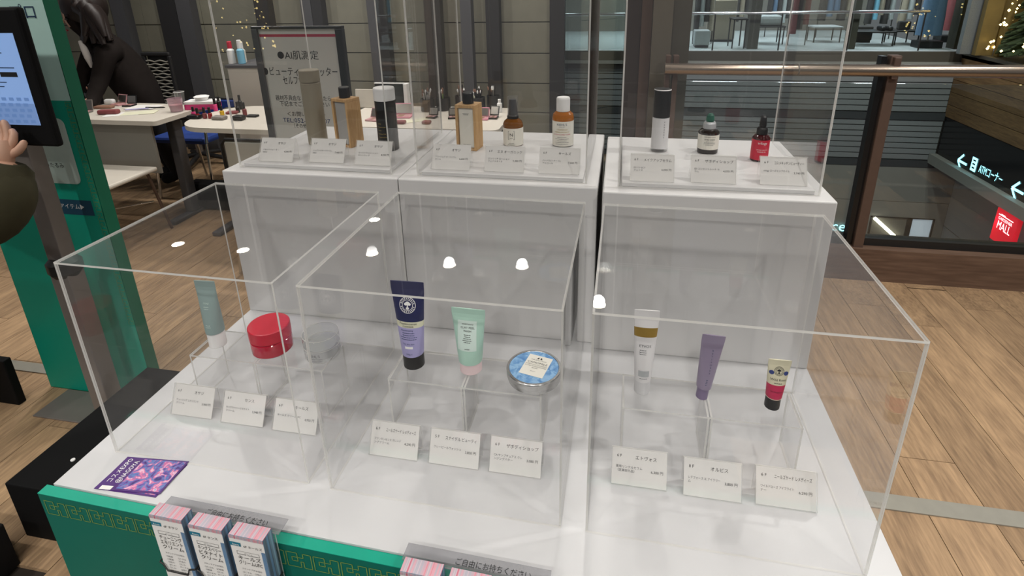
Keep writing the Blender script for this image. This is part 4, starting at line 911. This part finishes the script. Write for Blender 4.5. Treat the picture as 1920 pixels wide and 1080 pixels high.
def bottle(u, v, lab, hb, hc, r, body, capk, cat='bottle', name='polish_bottle', z=DZ, rc=None, lab_k=None):
    t = thing(name, lab, cat); place(t, u, v, z); rc = rc or r * .6
    MB().lathe([(r * .9, 0), (r, .002), (r, hb * .88), (rc * .9, hb)], body, 16).build('body', t)
    MB().lathe([(rc, hb + .0003), (rc, hb + hc * .95), (rc * .8, hb + hc)], capk, 16).build('cap', t)
    if lab_k: MB().lathe([(r + .0004, hb * .2), (r + .0004, hb * .65)], lab_k, 16, cap=False).build('label_band', t)
    return t
def pouch(u, v, lab, w, d, hgt, k, name='pouch', cat='pouch', rz=0):
    o = MB().box((-w / 2, -d / 2, 0), (w / 2, d / 2, hgt), k, bev=min(w, d, hgt) * .35).build(name); place(o, u, v); o.rotation_euler = (0, 0, rz); tag(o, lab, cat); return o
def sheet_(u, v, lab, w, d, k, rz, dz=0):
    o = MB().box((-w / 2, -d / 2, 0), (w / 2, d / 2, .0012), k).build('paper_sheet'); place(o, u, v); o.location.z += dz; o.rotation_euler = (0, 0, rz); tag(o, lab, 'paper'); return o
# left desk
brush_pot(180, 196, 'black brush pot beside the bending person', 6, .05, .09, 2, ('whitecap', 'steel'))
compact(158, 212, 'open compact with mirror at the signboard edge', .08, .07, 'gray', 'blush', 1.3, .3)
compact(222, 197, 'open rose compact on the left desk', .09, .06, 'blush', 'blush', 1.2, -.2)
compact(243, 199, 'open dark compact next to the rose compact', .07, .06, 'black', 'blush', 1.3, .1)
pouch(196, 203, 'brown cosmetic palette lying on the left desk', .12, .05, .018, 'brownp', 'palette', 'make-up palette', .2)
pouch(205, 214, 'maroon zip pouch at the front of the left desk', .13, .045, .03, 'maroon', rz=.25)
pouch(207, 195, 'small white box on the left desk', .07, .04, .035, 'whitecap', 'white_box', 'box', .1)
sheet_(232, 214, 'white paper sheet at the front of the left desk', .21, .12, 'paper', .4); sheet_(262, 212, 'cream paper sheet overlapping at the desk corner', .2, .11, 'cream', .45, .0014); sheet_(270, 202, 'white paper sheet before the office chair', .2, .13, 'paper', .1, .0028)
for (u, v, k, lab, rz) in ((258, 207, 'lilac', 'lilac pen on the papers', .5), (292, 204, 'black', 'black pen near the office chair', .1)):
    o = MB().tube([(-.07, 0, .005), (.06, 0, .005), (.07, 0, .005)], [.004, .004, .0015], k, 8).build('pen'); place(o, u, v); o.location.z += .004; o.rotation_euler = (0, 0, rz); tag(o, lab, 'pen')
cu = thing('plastic_cup', 'clear cup with a pink lace pattern at the desk corner', 'cup'); place(cu, 332, 209); MB().lathe([(.036, 0), (.046, .085), (.0465, .087), (.044, .087), (.034, .004)], 'cup', 24).build('cup_wall', cu); MB().lathe([(.033, .004), (.038, .045)], 'blush', 24).build('contents', cu)
o = thing('clear_tumbler', 'small clear tumbler behind the pink lace cup', 'cup'); place(o, 340, 196); MB().lathe([(.026, 0), (.034, .09), (.033, .0905), (.025, .004)], 'clearp', 20).build('tumbler_wall', o); MB().lathe([(.034, .088), (.0352, .089), (.034, .091)], 'whitecap', 20, cap=False).build('rim', o)
tb_ = thing('tissue_box', 'pink and white tissue box with a tissue pulled up', 'tissue box'); place(tb_, 382, 203, DZ); tb_.rotation_euler = (0, 0, .2)
MB().box((-.1, -.05, 0), (.1, .05, .035), 'pinkbox', bev=.003).build('carton', tb_); MB().box((-.1, -.05, .0352), (.1, .05, .055), 'whitecap', bev=.003).build('carton_top', tb_); MB().lathe([(.035, .0553), (.05, .08), (.04, .085)], 'whitecap', 9).build('tissue', tb_)
# rounded desk
POL = [(372, 222, 'redp', .03, .035, 'red polish bottle at the left of its row'), (385, 222, 'maroon', .035, .035, 'maroon polish bottle beside the red one'), (395, 222, 'redp', .035, .035, 'red polish bottle in the middle of the row'), (405, 208, 'pinkbox', .045, .04, 'pink polish bottle with a tall black cap'), (412, 203, 'black', .05, .03, 'black mascara standing behind the polish row'), (417, 216, 'yellow', .03, .03, 'yellow polish bottle with a black cap'), (452, 205, 'black', .06, .035, 'tall black lipstick by the white cabinet'), (460, 217, 'maroon', .045, .04, 'maroon lip gloss by the dark compact'), (447, 211, 'black', .04, .03, 'short black lipstick beside the tall one'), (364, 218, 'pinkbox', .03, .03, 'pink polish bottle nearest the tissue box')]
for u, v, k, hb, hc, lab in POL: bottle(u, v, lab, hb, hc, .013, k, 'black')
pouch(366, 222, 'closed black compact at the rounded desk end', .085, .05, .022, 'black', 'closed_compact', 'make-up palette'); pouch(412, 224, 'grey eyeshadow case on the rounded desk', .085, .05, .022, 'gray', 'eyeshadow_case', 'make-up palette'); pouch(449, 225, 'dark square compact by the sign stand', .07, .05, .03, 'dark', 'closed_compact', 'make-up palette'); pouch(436, 213, 'flat brown palette behind the grey case', .07, .05, .015, 'maroon', 'palette', 'make-up palette', .3)
pouch(474, 219, 'thin black palette half hidden by the sign stand', .07, .04, .012, 'black', 'palette', 'make-up palette')
# white cabinet with pump bottles
cb = thing('white_cabinet', 'narrow white cabinet with a grey top carrying pump bottles', 'cabinet', (-1.94, 2.9, 0))
ctop = aty(440, 122, 2.9).z
MB().box((-.13, 0, 0), (.2, .35, ctop - .02), 'desk', bev=.004).build('body', cb); MB().box((-.14, -.01, ctop - .0195), (.21, .36, ctop), 'slate', bev=.002).build('top', cb); MB().box((-.12, -.008, .05), (.19, -.0005, ctop - .05), 'desk').build('door', cb)
for u, k, ck, hb, hc, lab in ((434, 'whitecap', 'redlab', .11, .05, 'white pump bottle with a red top on the cabinet'), (441, 'label', 'whitecap', .1, .05, 'white bottle between the red and blue ones on the cabinet'), (448, 'cyanb', 'whitecap', .11, .06, 'blue spray bottle with a white top on the cabinet')):
    t = bottle(u, 119, lab, hb, hc, .026, k, ck, name='pump_bottle', z=ctop, rc=.016); 
    p = aty(436 + (u - 434) * 1.3, 118, 2.97); t.location = (p.x, 2.97 + .07 * (u == 441), ctop + .0005)
# paper sign stand
sy = 1.62
s0, s1 = aty(470, 58, sy), aty(640, 52, sy); sx0, sx1, sz = s0.x + .0, s1.x, 1.305
st = thing('sign_stand', 'portrait notice in a black frame on a grey stand behind the plinth', 'sign', (0, 0, 0))
MB().box((sx0, sy, .55), (sx0 + .03, sy + .03, sz), 'slate', bev=.003).build('frame_side', st); MB().box((sx1 - .035, sy, .55), (sx1, sy + .03, sz), 'black', bev=.003).build('frame_side', st)
MB().box((sx0, sy, sz), (sx1, sy + .03, sz + .012), 'black', bev=.003).build('frame_top', st); MB().box((sx0, sy, .54), (sx1, sy + .03, .55), 'slate').build('frame_bottom', st)
MB().box((sx0 + .03, sy + .012, .551), (sx1 - .035, sy + .02, sz - .001), 'paper').build('sheet', st)
xm = (sx0 + .03 + sx1 - .035) / 2
MB().box(((sx0 + sx1) / 2 - .02, sy + .031, .02), ((sx0 + sx1) / 2 + .02, sy + .06, 1.0), 'slate').build('pole', st); MB().box(((sx0 + sx1) / 2 - .08, sy - .1, 0), ((sx0 + sx1) / 2 + .14, sy + .2, .02), 'slate', bev=.004).build('foot', st)
q = MB(); S = lambda x, z: (lambda a, c: (x + a, sy + .0112, z + c))
zt = aty(560, 67, sy).z; q.add([(sx0 + .032, sy + .0115, zt - .006), (sx1 - .037, sy + .0115, zt - .006), (sx1 - .037, sy + .0115, zt + .006), (sx0 + .032, sy + .0115, zt + .006)], [(0, 1, 2, 3)], 'redink')
for tx_, u, v, szz, al, k in (('●AI肌測定', 520, 110, .044, 'LEFT', 'ink'), ('●ビューティーフィッター', 494, 140, .044, 'LEFT', 'ink'), ('セルフサービス', 531, 157, .044, 'LEFT', 'ink'), ('器材不具合などありましたら', 517, 187, .027, 'LEFT', 'ink'), ('下記までご連絡ください', 525, 198, .027, 'LEFT', 'ink'), ('＜お問い合わせ＞', 538, 217, .026, 'LEFT', 'ink'), ('TEL:052-955-1107', 531, 229, .03, 'LEFT', 'blueink'), ('（その他のお客様）', 547, 239, .024, 'LEFT', 'ink')):
    p = aty(u, v, sy + .0112); wmax = (aty({110: 594, 140: 630, 157: 596, 187: 618, 198: 615, 217: 607, 229: 617, 239: 600}[v], v, sy).x - p.x); gw = glyphs(tx_, al)[1] * szz
    q.text(tx_, szz, S(p.x, p.z), k, al, wmax / gw)
q.build('printed_text', st)
# brush desk things
lm = thing('folding_mirror', 'standing mirror with a white frame on the brush desk', 'mirror'); place(lm, 735, 205)
MB().box((-.1, 0, 0), (.1, .012, .165), 'signglass').build('mirror_glass', lm); MB().box((-.105, -.002, .165), (.105, .014, .17), 'whitecap').build('frame_top', lm); MB().box((.1, -.03, 0), (.125, .02, .17), 'whitecap', bev=.003).build('frame_side', lm); MB().box((-.11, -.08, 0), (.13, -.004, .008), 'whitecap', bev=.002).build('base', lm)
ml = thing('laptop_mirror', 'white tilted mirror back behind the black bottle', 'mirror'); place(ml, 690, 202); MB().box((-.085, -.003, 0), (.085, .006, .12), 'desk', bev=.004).build('mirror_back', ml, Matrix.Rotation(-.15, 4, 'X')); MB().box((-.085, .0, -.0003), (.085, .09, .006), 'desk', bev=.002).build('base', ml)
brush_pot(803, 208, 'brush pot with pale brushes left of the wooden bottle', 7, .045, .08, 5, ('whitecap', 'steel')); brush_pot(832, 206, 'brush pot with golden brushes near the wooden bottle', 8, .045, .08, 6, ('gold', 'steel', 'black')); brush_pot(866, 204, 'brush pot behind the wooden bottle cap', 7, .04, .085, 7); brush_pot(897, 204, 'brush pot with black brushes right of the wooden bottle', 9, .045, .075, 8, ('black',)); brush_pot(926, 203, 'brush pot at the far corner of the brush desk', 9, .042, .085, 9, ('black', 'steel'))
compact(752, 220, 'patterned pink palette before the standing mirror', .13, .07, 'pink', 'blush', 1.1, .1); compact(810, 221, 'small open compact before the pale brushes', .06, .05, 'black', 'blush', 1.2, -.1); compact(850, 222, 'black compact left of the wooden bottle', .06, .05, 'black', 'blush', 1.2, .2); compact(905, 224, 'rose compact with clear lid right of the wooden bottle', .07, .055, 'pink', 'blush', 1.3); compact(925, 222, 'black palette near the amber pump bottle', .055, .06, 'black', 'blush', 1.0)
compact(700, 226, 'rose palette behind the black bottle', .08, .06, 'blush', 'blush', 1.1, -.2)
pouch(745, 232, 'crumpled rose pouch at the front of the brush desk', .1, .04, .02, 'maroon', rz=.1); pouch(800, 232, 'small maroon compact at the front edge of the brush desk', .05, .04, .018, 'maroon', 'closed_compact', 'make-up palette'); sheet_(782, 226, 'cream leaflet lying on the brush desk', .13, .07, 'cream', .6)
bottle(937, 210, 'white tube standing at the end of the brush desk', .06, .02, .016, 'whitecap', 'whitecap', 'tube', 'white_tube')
bottle(888, 205, 'slim cream bottle between the brush pots', .09, .02, .012, 'cream', 'whitecap', 'bottle', 'slim_bottle')

# ------------------------------------------------------------------ ATRIUM AND THE SHOP ACROSS IT
FY = 11.9; RX = 7.24
wf = struct(MB().box((-3, FY + .06, -5.6), (7.8, FY + .3, -.19), 'joint').build('wall_far'), 'far atrium wall with grey shutters below the shop')
for z0, z1 in ((-1.236, -.386), (-2.256, -1.406)):
    n = 7; st_ = (z1 - z0) / n
    for i in range(n): MB().box((-2.9, FY + .01, z0 + i * st_ + .012), (RX, FY + .06, z0 + (i + 1) * st_ - .008), 'slat').build('slat', wf)
for z0, z1 in ((-1.396, -1.246), (-2.41, -2.266)): MB().box((-2.9, FY - .02, z0), (RX, FY + .06, z1), 'slatd').build('shutter_rail', wf)
wx0, wx1, wz0, wz1 = 6.27, 7.53, -4.29, -3.57
for a in (((-2.9, -3.2), (7.72, -2.42)), ((-2.9, -5.6), (wx0, -3.21)), ((wx1, -5.6), (7.72, -3.21)), ((wx0, wz1), (wx1, -3.21)), ((wx0, -5.6), (wx1, wz0))): MB().box((a[0][0], FY - .005, a[0][1]), (a[1][0], FY + .06, a[1][1]), 'conc').build('render_panel', wf)
fw = struct(MB().box((wx0, FY + .03, wz0), (wx1, FY + .058, wz1), 'winlit').build('window_2'), 'lit window low on the far atrium wall')
MB().box((wx0, FY + .012, wz0), (7.0, FY + .029, wz1), 'shopwall').build('pane', fw); MB().box((7.1, FY + .012, wz0), (wx1, FY + .029, wz1), 'winlit').build('pane', fw)
for a, b_ in (((7.0, wz0), (7.1, wz1)), ((wx1 - .03, wz0), (wx1, wz1)), ((wx0, wz0), (wx0 + .04, wz1)), ((wx0, wz0 + .2), (wx1, wz0 + .27)), ((wx0, wz1 - .02), (wx1, wz1))): MB().box((a[0], FY - .02, a[1]), (b_[0], FY + .011, b_[1]), 'charcoal').build('frame', fw)
l0, l1 = aty(1640, 409, FY - .06), aty(1686, 451, FY - .06)
o = MB().tube([l0, l1], .035, 'tubel', 10).build('tube_light'); tag(o, 'slanting white tube light in the low far window', 'light')
pe = aty(1561, 432, FY - .05); q = MB(); q.text('ce', .34, lambda a, c: (pe.x + a - .05, FY - .06, pe.z + c), 'cyan'); o = q.build('lit_letters'); tag(o, 'glowing cyan letters just beside the plinth edge', 'sign')
# shop slab and floor
struct(MB().box((-3, FY - .05, -.19), (RX, 17, -.002), 'shopfloor').build('shop_floor'), 'pale floor of the shop across the atrium')
struct(MB().box((-3, FY - .1, -.2), (RX + .1, FY - .051, -.004), 'tand').box((-3, FY - .16, -.27), (RX + .1, FY - .05, -.201), 'ledge').box((-3, FY - .1, -.385), (RX + .1, FY - .02, -.271), 'dark').build('trim_30'), 'dark fascia with a pale line under the shop front')
struct(MB().box((-3, 16.6, 0), (RX, 16.8, 3.2), 'shopwall').build('wall_shop_back'), 'dim back wall of the shop'); struct(MB().box((-3, FY, 3.0), (RX, 16.6, 3.1), 'ceil').build('ceiling_shop'), 'shop ceiling')
for i, x in enumerate((-1, 1, 3, 5, 6.7)):  # glowing panels out of view, added to light the shop
    o = MB().box((-.5, -1.2, 0), (.5, 1.2, .03), 'panel_lit').build('shop_fill_panel'); o.location = (x, 14, 2.96); tag(o, 'long unseen ceiling panel added to light the shop across the atrium', 'light', 'added shop ceiling lights')
hr2 = thing('shop_handrail', 'bright steel handrail along the shop front', 'handrail', (0, FY, 0)); zr = aty(1450, 24, FY).z
MB().tube([(-3, 0, zr), (6.55, 0, zr)], .03, 'chrome', 10).build('rail', hr2)
for i in range(8): MB().tube([(-2.6 + i * 1.3, .02, 0), (-2.6 + i * 1.3, .02, zr)], .015, 'dark', 8).build('post', hr2)
struct(MB().box((-3, FY + .07, .01), (RX - .05, FY + .08, 2.95), 'glass').build('window_3'), 'tall glass front of the shop')
for i, (u0, u1) in enumerate(((1404, 1424), (1596, 1608), (1795, 1806))):
    a, b_ = aty(u0, 60, 12.2), aty(u1, 60, 12.2); struct(MB().box((a.x, 12.2, 0), (b_.x, 12.5, 3), 'tand').build('column.%d' % (i + 1)), 'dark shop column')
def garment(mb, x, y, z0, z1, w, k, d=.12):
    N = 12; prof = ((.35, 1), (.5, .93), (.46, .6), (.52, .3), (.58, 0)); vs = []
    for s, t in prof:
        for j in range(N): a = 2 * PI * j / N; vs.append((x + w * s * math.cos(a) * (1 + .08 * math.sin(5 * a + t * 4)), y + d * math.sin(a), z0 + (z1 - z0) * t))
    mb.add(vs, [(i * N + j, i * N + (j + 1) % N, (i + 1) * N + (j + 1) % N, (i + 1) * N + j) for i in range(len(prof) - 1) for j in range(N)], k, True); mb.add(vs[:N], [tuple(range(N))], k); mb.add(vs[-N:], [tuple(range(N))[::-1]], k)
def rack(u0, u1, y, lab, ks, z0=.35):
    a, b_ = aty(u0, 60, y), aty(u1, 60, y); t = thing('clothes_rack', lab, 'clothes rack', (0, y, 0))
    MB().tube([(a.x, 0, 0), (a.x, 0, 1.45), (b_.x, 0, 1.45), (b_.x, 0, 0)], .012, 'dark', 8).build('frame', t)
    n = len(ks); W = (b_.x - a.x) / n
    for i, k in enumerate(ks): m = MB(); garment(m, a.x + (i + .5) * W, 0, z0 + .1 * ((i * 7) % 3), 1.44, W * 1.1, k); m.build('garment', t)
rack(1300, 1335, 13.2, 'rack of dark and pale coats at the left of the shop', ('fabric', 'pale', 'fabric', 'beigeg'), .3)
rack(1372, 1400, 14.5, 'rack of brown coats left of the first shop column', ('fabric', 'beigeg', 'fabric'), .4)
rack(1434, 1476, 14.8, 'rack of black coats between the shop columns', ('fabric', 'denim', 'fabric', 'pale', 'fabric'), .35)
rack(1480, 1512, 12.9, 'rack of dark maroon coats near the shop glass', ('maroon', 'fabric', 'maroon'), .25)
rack(1530, 1590, 14.6, 'rack with blue shirts before the second shop column', ('fabric', 'denim', 'denim', 'fabric', 'beigeg'), .4)
rack(1618, 1668, 14.2, 'rack with pale blue and beige clothes after the second column', ('fabric', 'cyanb', 'beigeg', 'fabric', 'pale'), .35)
rack(1680, 1715, 15, 'rack of grey clothes beside the long blue coat', ('beigeg', 'pale', 'fabric'), .3)
def mannequin(u, y, lab, k, w=.3):
    p = aty(u, 60, y); t = thing('mannequin', lab, 'mannequin', (p.x, y, 0)); m = MB(); garment(m, 0, 0, .25, 1.5, w, k, .18); m.build('long_coat', t); MB().box((-.22, -.18, 0), (.22, .18, .14), 'black', bev=.01).build('plinth_base', t)
    MB().lathe([(.03, 1.5), (.05, 1.56), (.09, 1.66), (.09, 1.76), (.04, 1.84)], 'fabric', 14).build('head', t); MB().tube([(0, 0, .14), (0, 0, .4)], .02, 'steel', 8).build('pole', t)
mannequin(1742, 12.5, 'mannequin in a long slate blue coat on a black base', 'denim', .42); mannequin(1780, 13.6, 'mannequin in brown clothes at the right end of the shop', 'maroon', .3)
def ltable(u, v, lab, w, hgt, topk, y):
    p = aty(u, v, y); t = thing('display_stand', lab, 'display table', (p.x, y, 0)); MB().box((-w / 2, -.3, hgt - .03), (w / 2, .3, hgt), topk, bev=.004).build('top', t)
    for sx in (-1, 1):
        for sy2 in (-.26, .26): MB().tube([(sx * (w / 2 - .03), sy2, 0), (sx * (w / 2 - .03), sy2, hgt - .03)], .014, 'dark', 6).build('leg', t)
    return p.x, y, hgt
for u, w, hgt, y, lab, k in ((1382, .3, .62, 12.5, 'tall thin-legged stand left of the first shop column', 'dark'), (1440, .6, .4, 13.3, 'low stand carrying a pale bundle', 'dark'), (1545, .6, .35, 13.7, 'low glass stand before the blue shirts', 'pale'), (1632, .8, .3, 13, 'low stand carrying dark shoes', 'dark'), (1692, .5, .3, 13.2, 'small low stand carrying a dark bag', 'dark')):
    x, y, hh = ltable(u, 60, lab, w, hgt, k, y)
    if 'bundle' in lab: o = MB().box((-.25, -.2, 0), (.25, .2, .22), 'pale', bev=.07).build('folded_bundle'); o.location = (x, y, hh + .001); tag(o, 'pale folded bundle on a low shop stand', 'clothes')
    if 'shoes' in lab:
        for j in range(2): o = MB().box((-.05, -.14, 0), (.05, .14, .09), 'black', bev=.03).build('shoe'); o.location = (x + .2 + .14 * j, y, hh + .001); tag(o, 'black shoe on the low shop stand', 'shoe', 'shoes on the shop stand')
    if 'bag' in lab: o = MB().box((-.12, -.07, 0), (.12, .07, .18), 'fabric', bev=.03).build('hand_bag'); o.location = (x, y, hh + .001); tag(o, 'dark hand bag on the small low shop stand', 'bag')
for u, y, lab, k, w, hgt in ((1316, 12.6, 'grey upholstered cube seat at the left shop corner', 'pale', .32, .36), (1350, 13.8, 'beige cabinet with a black foot in the shop', 'beigeg', .6, .95), (1612, 13.6, 'black box seat right of the second shop column', 'fabric', .4, .35)):
    p = aty(u, 60, y); t = thing('shop_block', lab, 'furniture', (p.x, y, 0)); MB().box((-w / 2, -.2, .05), (w / 2, .2, hgt), k, bev=.02).build('body', t); MB().box((-w / 2 + .02, -.18, 0), (w / 2 - .02, .18, .049), 'black').build('foot', t)
# right atrium wall: gold posts, timber cladding, dark sign band, ledge, grey panels
wr_ = struct(MB().box((RX + .06, 3, -2.3), (RX + .3, FY + .2, -.12), 'joint').build('wall_right'), 'timber clad right wall of the atrium')
for i in range(5): z1 = -.06 - i * .25; MB().box((RX, 3, z1 - .24), (RX + .06, FY, z1), 'woodwall').build('plank', wr_)
MB().box((RX + .02, 3, -2.1), (RX + .059, FY, -1.32), 'signglass').build('dark_glass_band', wr_); MB().box((RX - .12, 3, -2.3), (RX + .06, FY, -2.1), 'ledge').build('ledge', wr_)
wl_ = struct(MB().box((7.76, 3, -5.6), (8.0, FY, -2.3), 'joint').build('wall_right_lower'), 'grey panelled lower right wall of the atrium')
for i in range(6):
    for z0, z1 in ((-3.7, -2.31), (-5.6, -3.715)): MB().box((7.72, FY - 1.5 * (i + 1) + .01, z0), (7.759, FY - 1.5 * i - .01, z1), 'wallpanel').build('panel', wl_)
def rtext(mb, body, size, y, z, k, al='LEFT', sx=1): mb.text(body, size, lambda a, c: (RX + .012, y - a, z + c), k, al, sx)
def arrow(mb, y, z, s, k):
    for dz in (1, -1):
        for p_, q_ in (((0, 0), (.5, .5 * dz)),):
            d = V((0, -(q_[0] - p_[0]), q_[1] - p_[1])).normalized(); nn = V((0, -d.z, d.y)) * .075 * s; A = V((RX + .012, y - p_[0] * s, z + p_[1] * s)); B = V((RX + .012, y - q_[0] * s, z + q_[1] * s)); mb.add([A - nn, B - nn, B + nn, A + nn], [(0, 1, 2, 3)], k)
    mb.add([(RX + .012, y - .05 * s, z - .075 * s), (RX + .012, y - 1.0 * s, z - .075 * s), (RX + .012, y - 1.0 * s, z + .075 * s), (RX + .012, y - .05 * s, z + .075 * s)], [(0, 1, 2, 3)], k)
q = MB(); pa = atx(1796, 300, RX + .012); arrow(q, pa.y, pa.z, .3, 'cyan'); pa = atx(1897, 352, RX + .012); arrow(q, pa.y, pa.z, .3, 'cyan')
pi0, pi1 = atx(1818, 318, RX + .012), atx(1833, 303, RX + .012); q.add([(RX + .012, pi0.y, pi0.z), (RX + .012, pi1.y, pi0.z), (RX + .012, pi1.y, pi0.z + .26), (RX + .012, pi0.y, pi0.z + .26)], [(0, 1, 2, 3)], 'cyan')
for j in range(3): z = pi0.z + .05 + j * .07; q.add([(RX + .009, pi0.y - .04, z), (RX + .009, pi1.y + .04, z), (RX + .009, pi1.y + .04, z + .03), (RX + .009, pi0.y - .04, z + .03)], [(0, 1, 2, 3)], 'signglass')
pt, pt2 = atx(1834, 322, RX + .012), atx(1877, 345, RX + .012); rtext(q, 'ATMコーナー', .2, pt.y, pt.z, 'cyan', 'LEFT', (pt.y - pt2.y) / (glyphs('ATMコーナー', 'LEFT')[1] * .2))
o = q.build('lit_sign'); tag(o, 'glowing cyan arrows and ATM lettering on the dark glass band', 'sign')
ms = thing('mall_sign', 'glowing red box sign hung under the grey ledge', 'sign', (0, 0, 0)); MB().box((RX - .1, 8.95, -2.9), (RX - .02, 9.49, -2.32), 'red', bev=.01).build('light_box', ms)
q = MB(); MR = RX - .1015
mt = lambda body, size, y, z, sx=1: q.text(body, size, lambda a, c: (MR, y - a, z + c), 'litwhite', 'LEFT', sx)
mt('Mall', .26, 9.40, -2.68, .62) if False else mt('MALL', .2, 9.40, -2.66, .34 / (glyphs('MALL', 'LEFT')[1] * .2)); mt('GARDENER', .075, 9.41, -2.5, .36 / (glyphs('GARDENER', 'LEFT')[1] * .075))
for z0, z1, y0, y1 in ((-2.425, -2.41, 9.42, 9.04), (-2.41, -2.395, 9.36, 9.25)): q.add([(MR, y0, z0), (MR, y1, z0), (MR, y1, z1), (MR, y0, z1)], [(0, 1, 2, 3)], 'litwhite')
q.build('lettering', ms)
L = bpy.data.lights.new('mall_sign_glow', 'POINT'); L.energy = 3; L.color = (1, .06, .12); L.shadow_soft_size = .1; lo = bpy.data.objects.new('mall_sign_glow', L); COL.objects.link(lo); lo.parent = ms; lo.location = (RX - .2, 9.6, -2.6)
struct(MB().box((RX, 3, -.12), (12, FY + .1, -.002), 'tand').build('mezzanine_floor'), 'dark floor edge at the right of the atrium')
for i, (u0, u1, k) in enumerate(((1800, 1828, 'perf'), (1830, 1862, 'goldp'), (1872, 1884, 'goldp'))):
    y = 11.4 - .2 * i; a, b_ = aty(u0, 95, y), aty(u1, 95, y); struct(MB().box((a.x, y, 0), (b_.x, y + .12, 3), k).build('trim_%d' % (40 + i)), ('grey perforated', 'wide gold', 'narrow gold')[i] + ' metal post at the right of the atrium')
ct = thing('christmas_tree', 'christmas tree covered in warm fairy lights at the far right', 'tree', (8.02, 10.35, 0))
struct(MB().box((9.4, 6, -.002), (9.6, 13, 4), 'goldp').box((7.9, 12.2, -.002), (9.4, 12.4, 4), 'goldp').build('wall_far_right'), 'dim gold wall behind the christmas tree')
m = MB(); rnd = random.Random(9)
for i in range(1600):
    z = .15 + 4.0 * rnd.random(); R_ = .95 * (1 - z / 4.6); a = rnd.random() * 2 * PI; m.tube([(.1 * math.cos(a), .1 * math.sin(a), z + .1), (R_ * .6 * math.cos(a), R_ * .6 * math.sin(a), z + .05), (R_ * math.cos(a), R_ * math.sin(a), z - .08)], [.03, .07, .015], 'treeg', 5)
m.build('branches', ct)['kind'] = 'stuff'
m = MB().tube([(0, 0, 0), (0, 0, 4.4)], [.06, .02], 'brownd', 8); m.build('trunk', ct)
m = MB()
for i in range(420):
    z = .1 + 4.1 * rnd.random(); R_ = 1.05 * (1 - z / 4.6) + .02; a = rnd.random() * 2 * PI; c = V((R_ * math.cos(a), R_ * math.sin(a), z)); s = .014 + .014 * rnd.random()
    m.add([c + V((s, 0, 0)), c + V((0, s, 0)), c + V((-s, 0, 0)), c + V((0, -s, 0)), c + V((0, 0, s)), c + V((0, 0, -s))], [(0, 1, 4), (1, 2, 4), (2, 3, 4), (3, 0, 4), (1, 0, 5), (2, 1, 5), (3, 2, 5), (0, 3, 5)], 'fairy')
m.build('fairy_lights', ct)['kind'] = 'stuff'
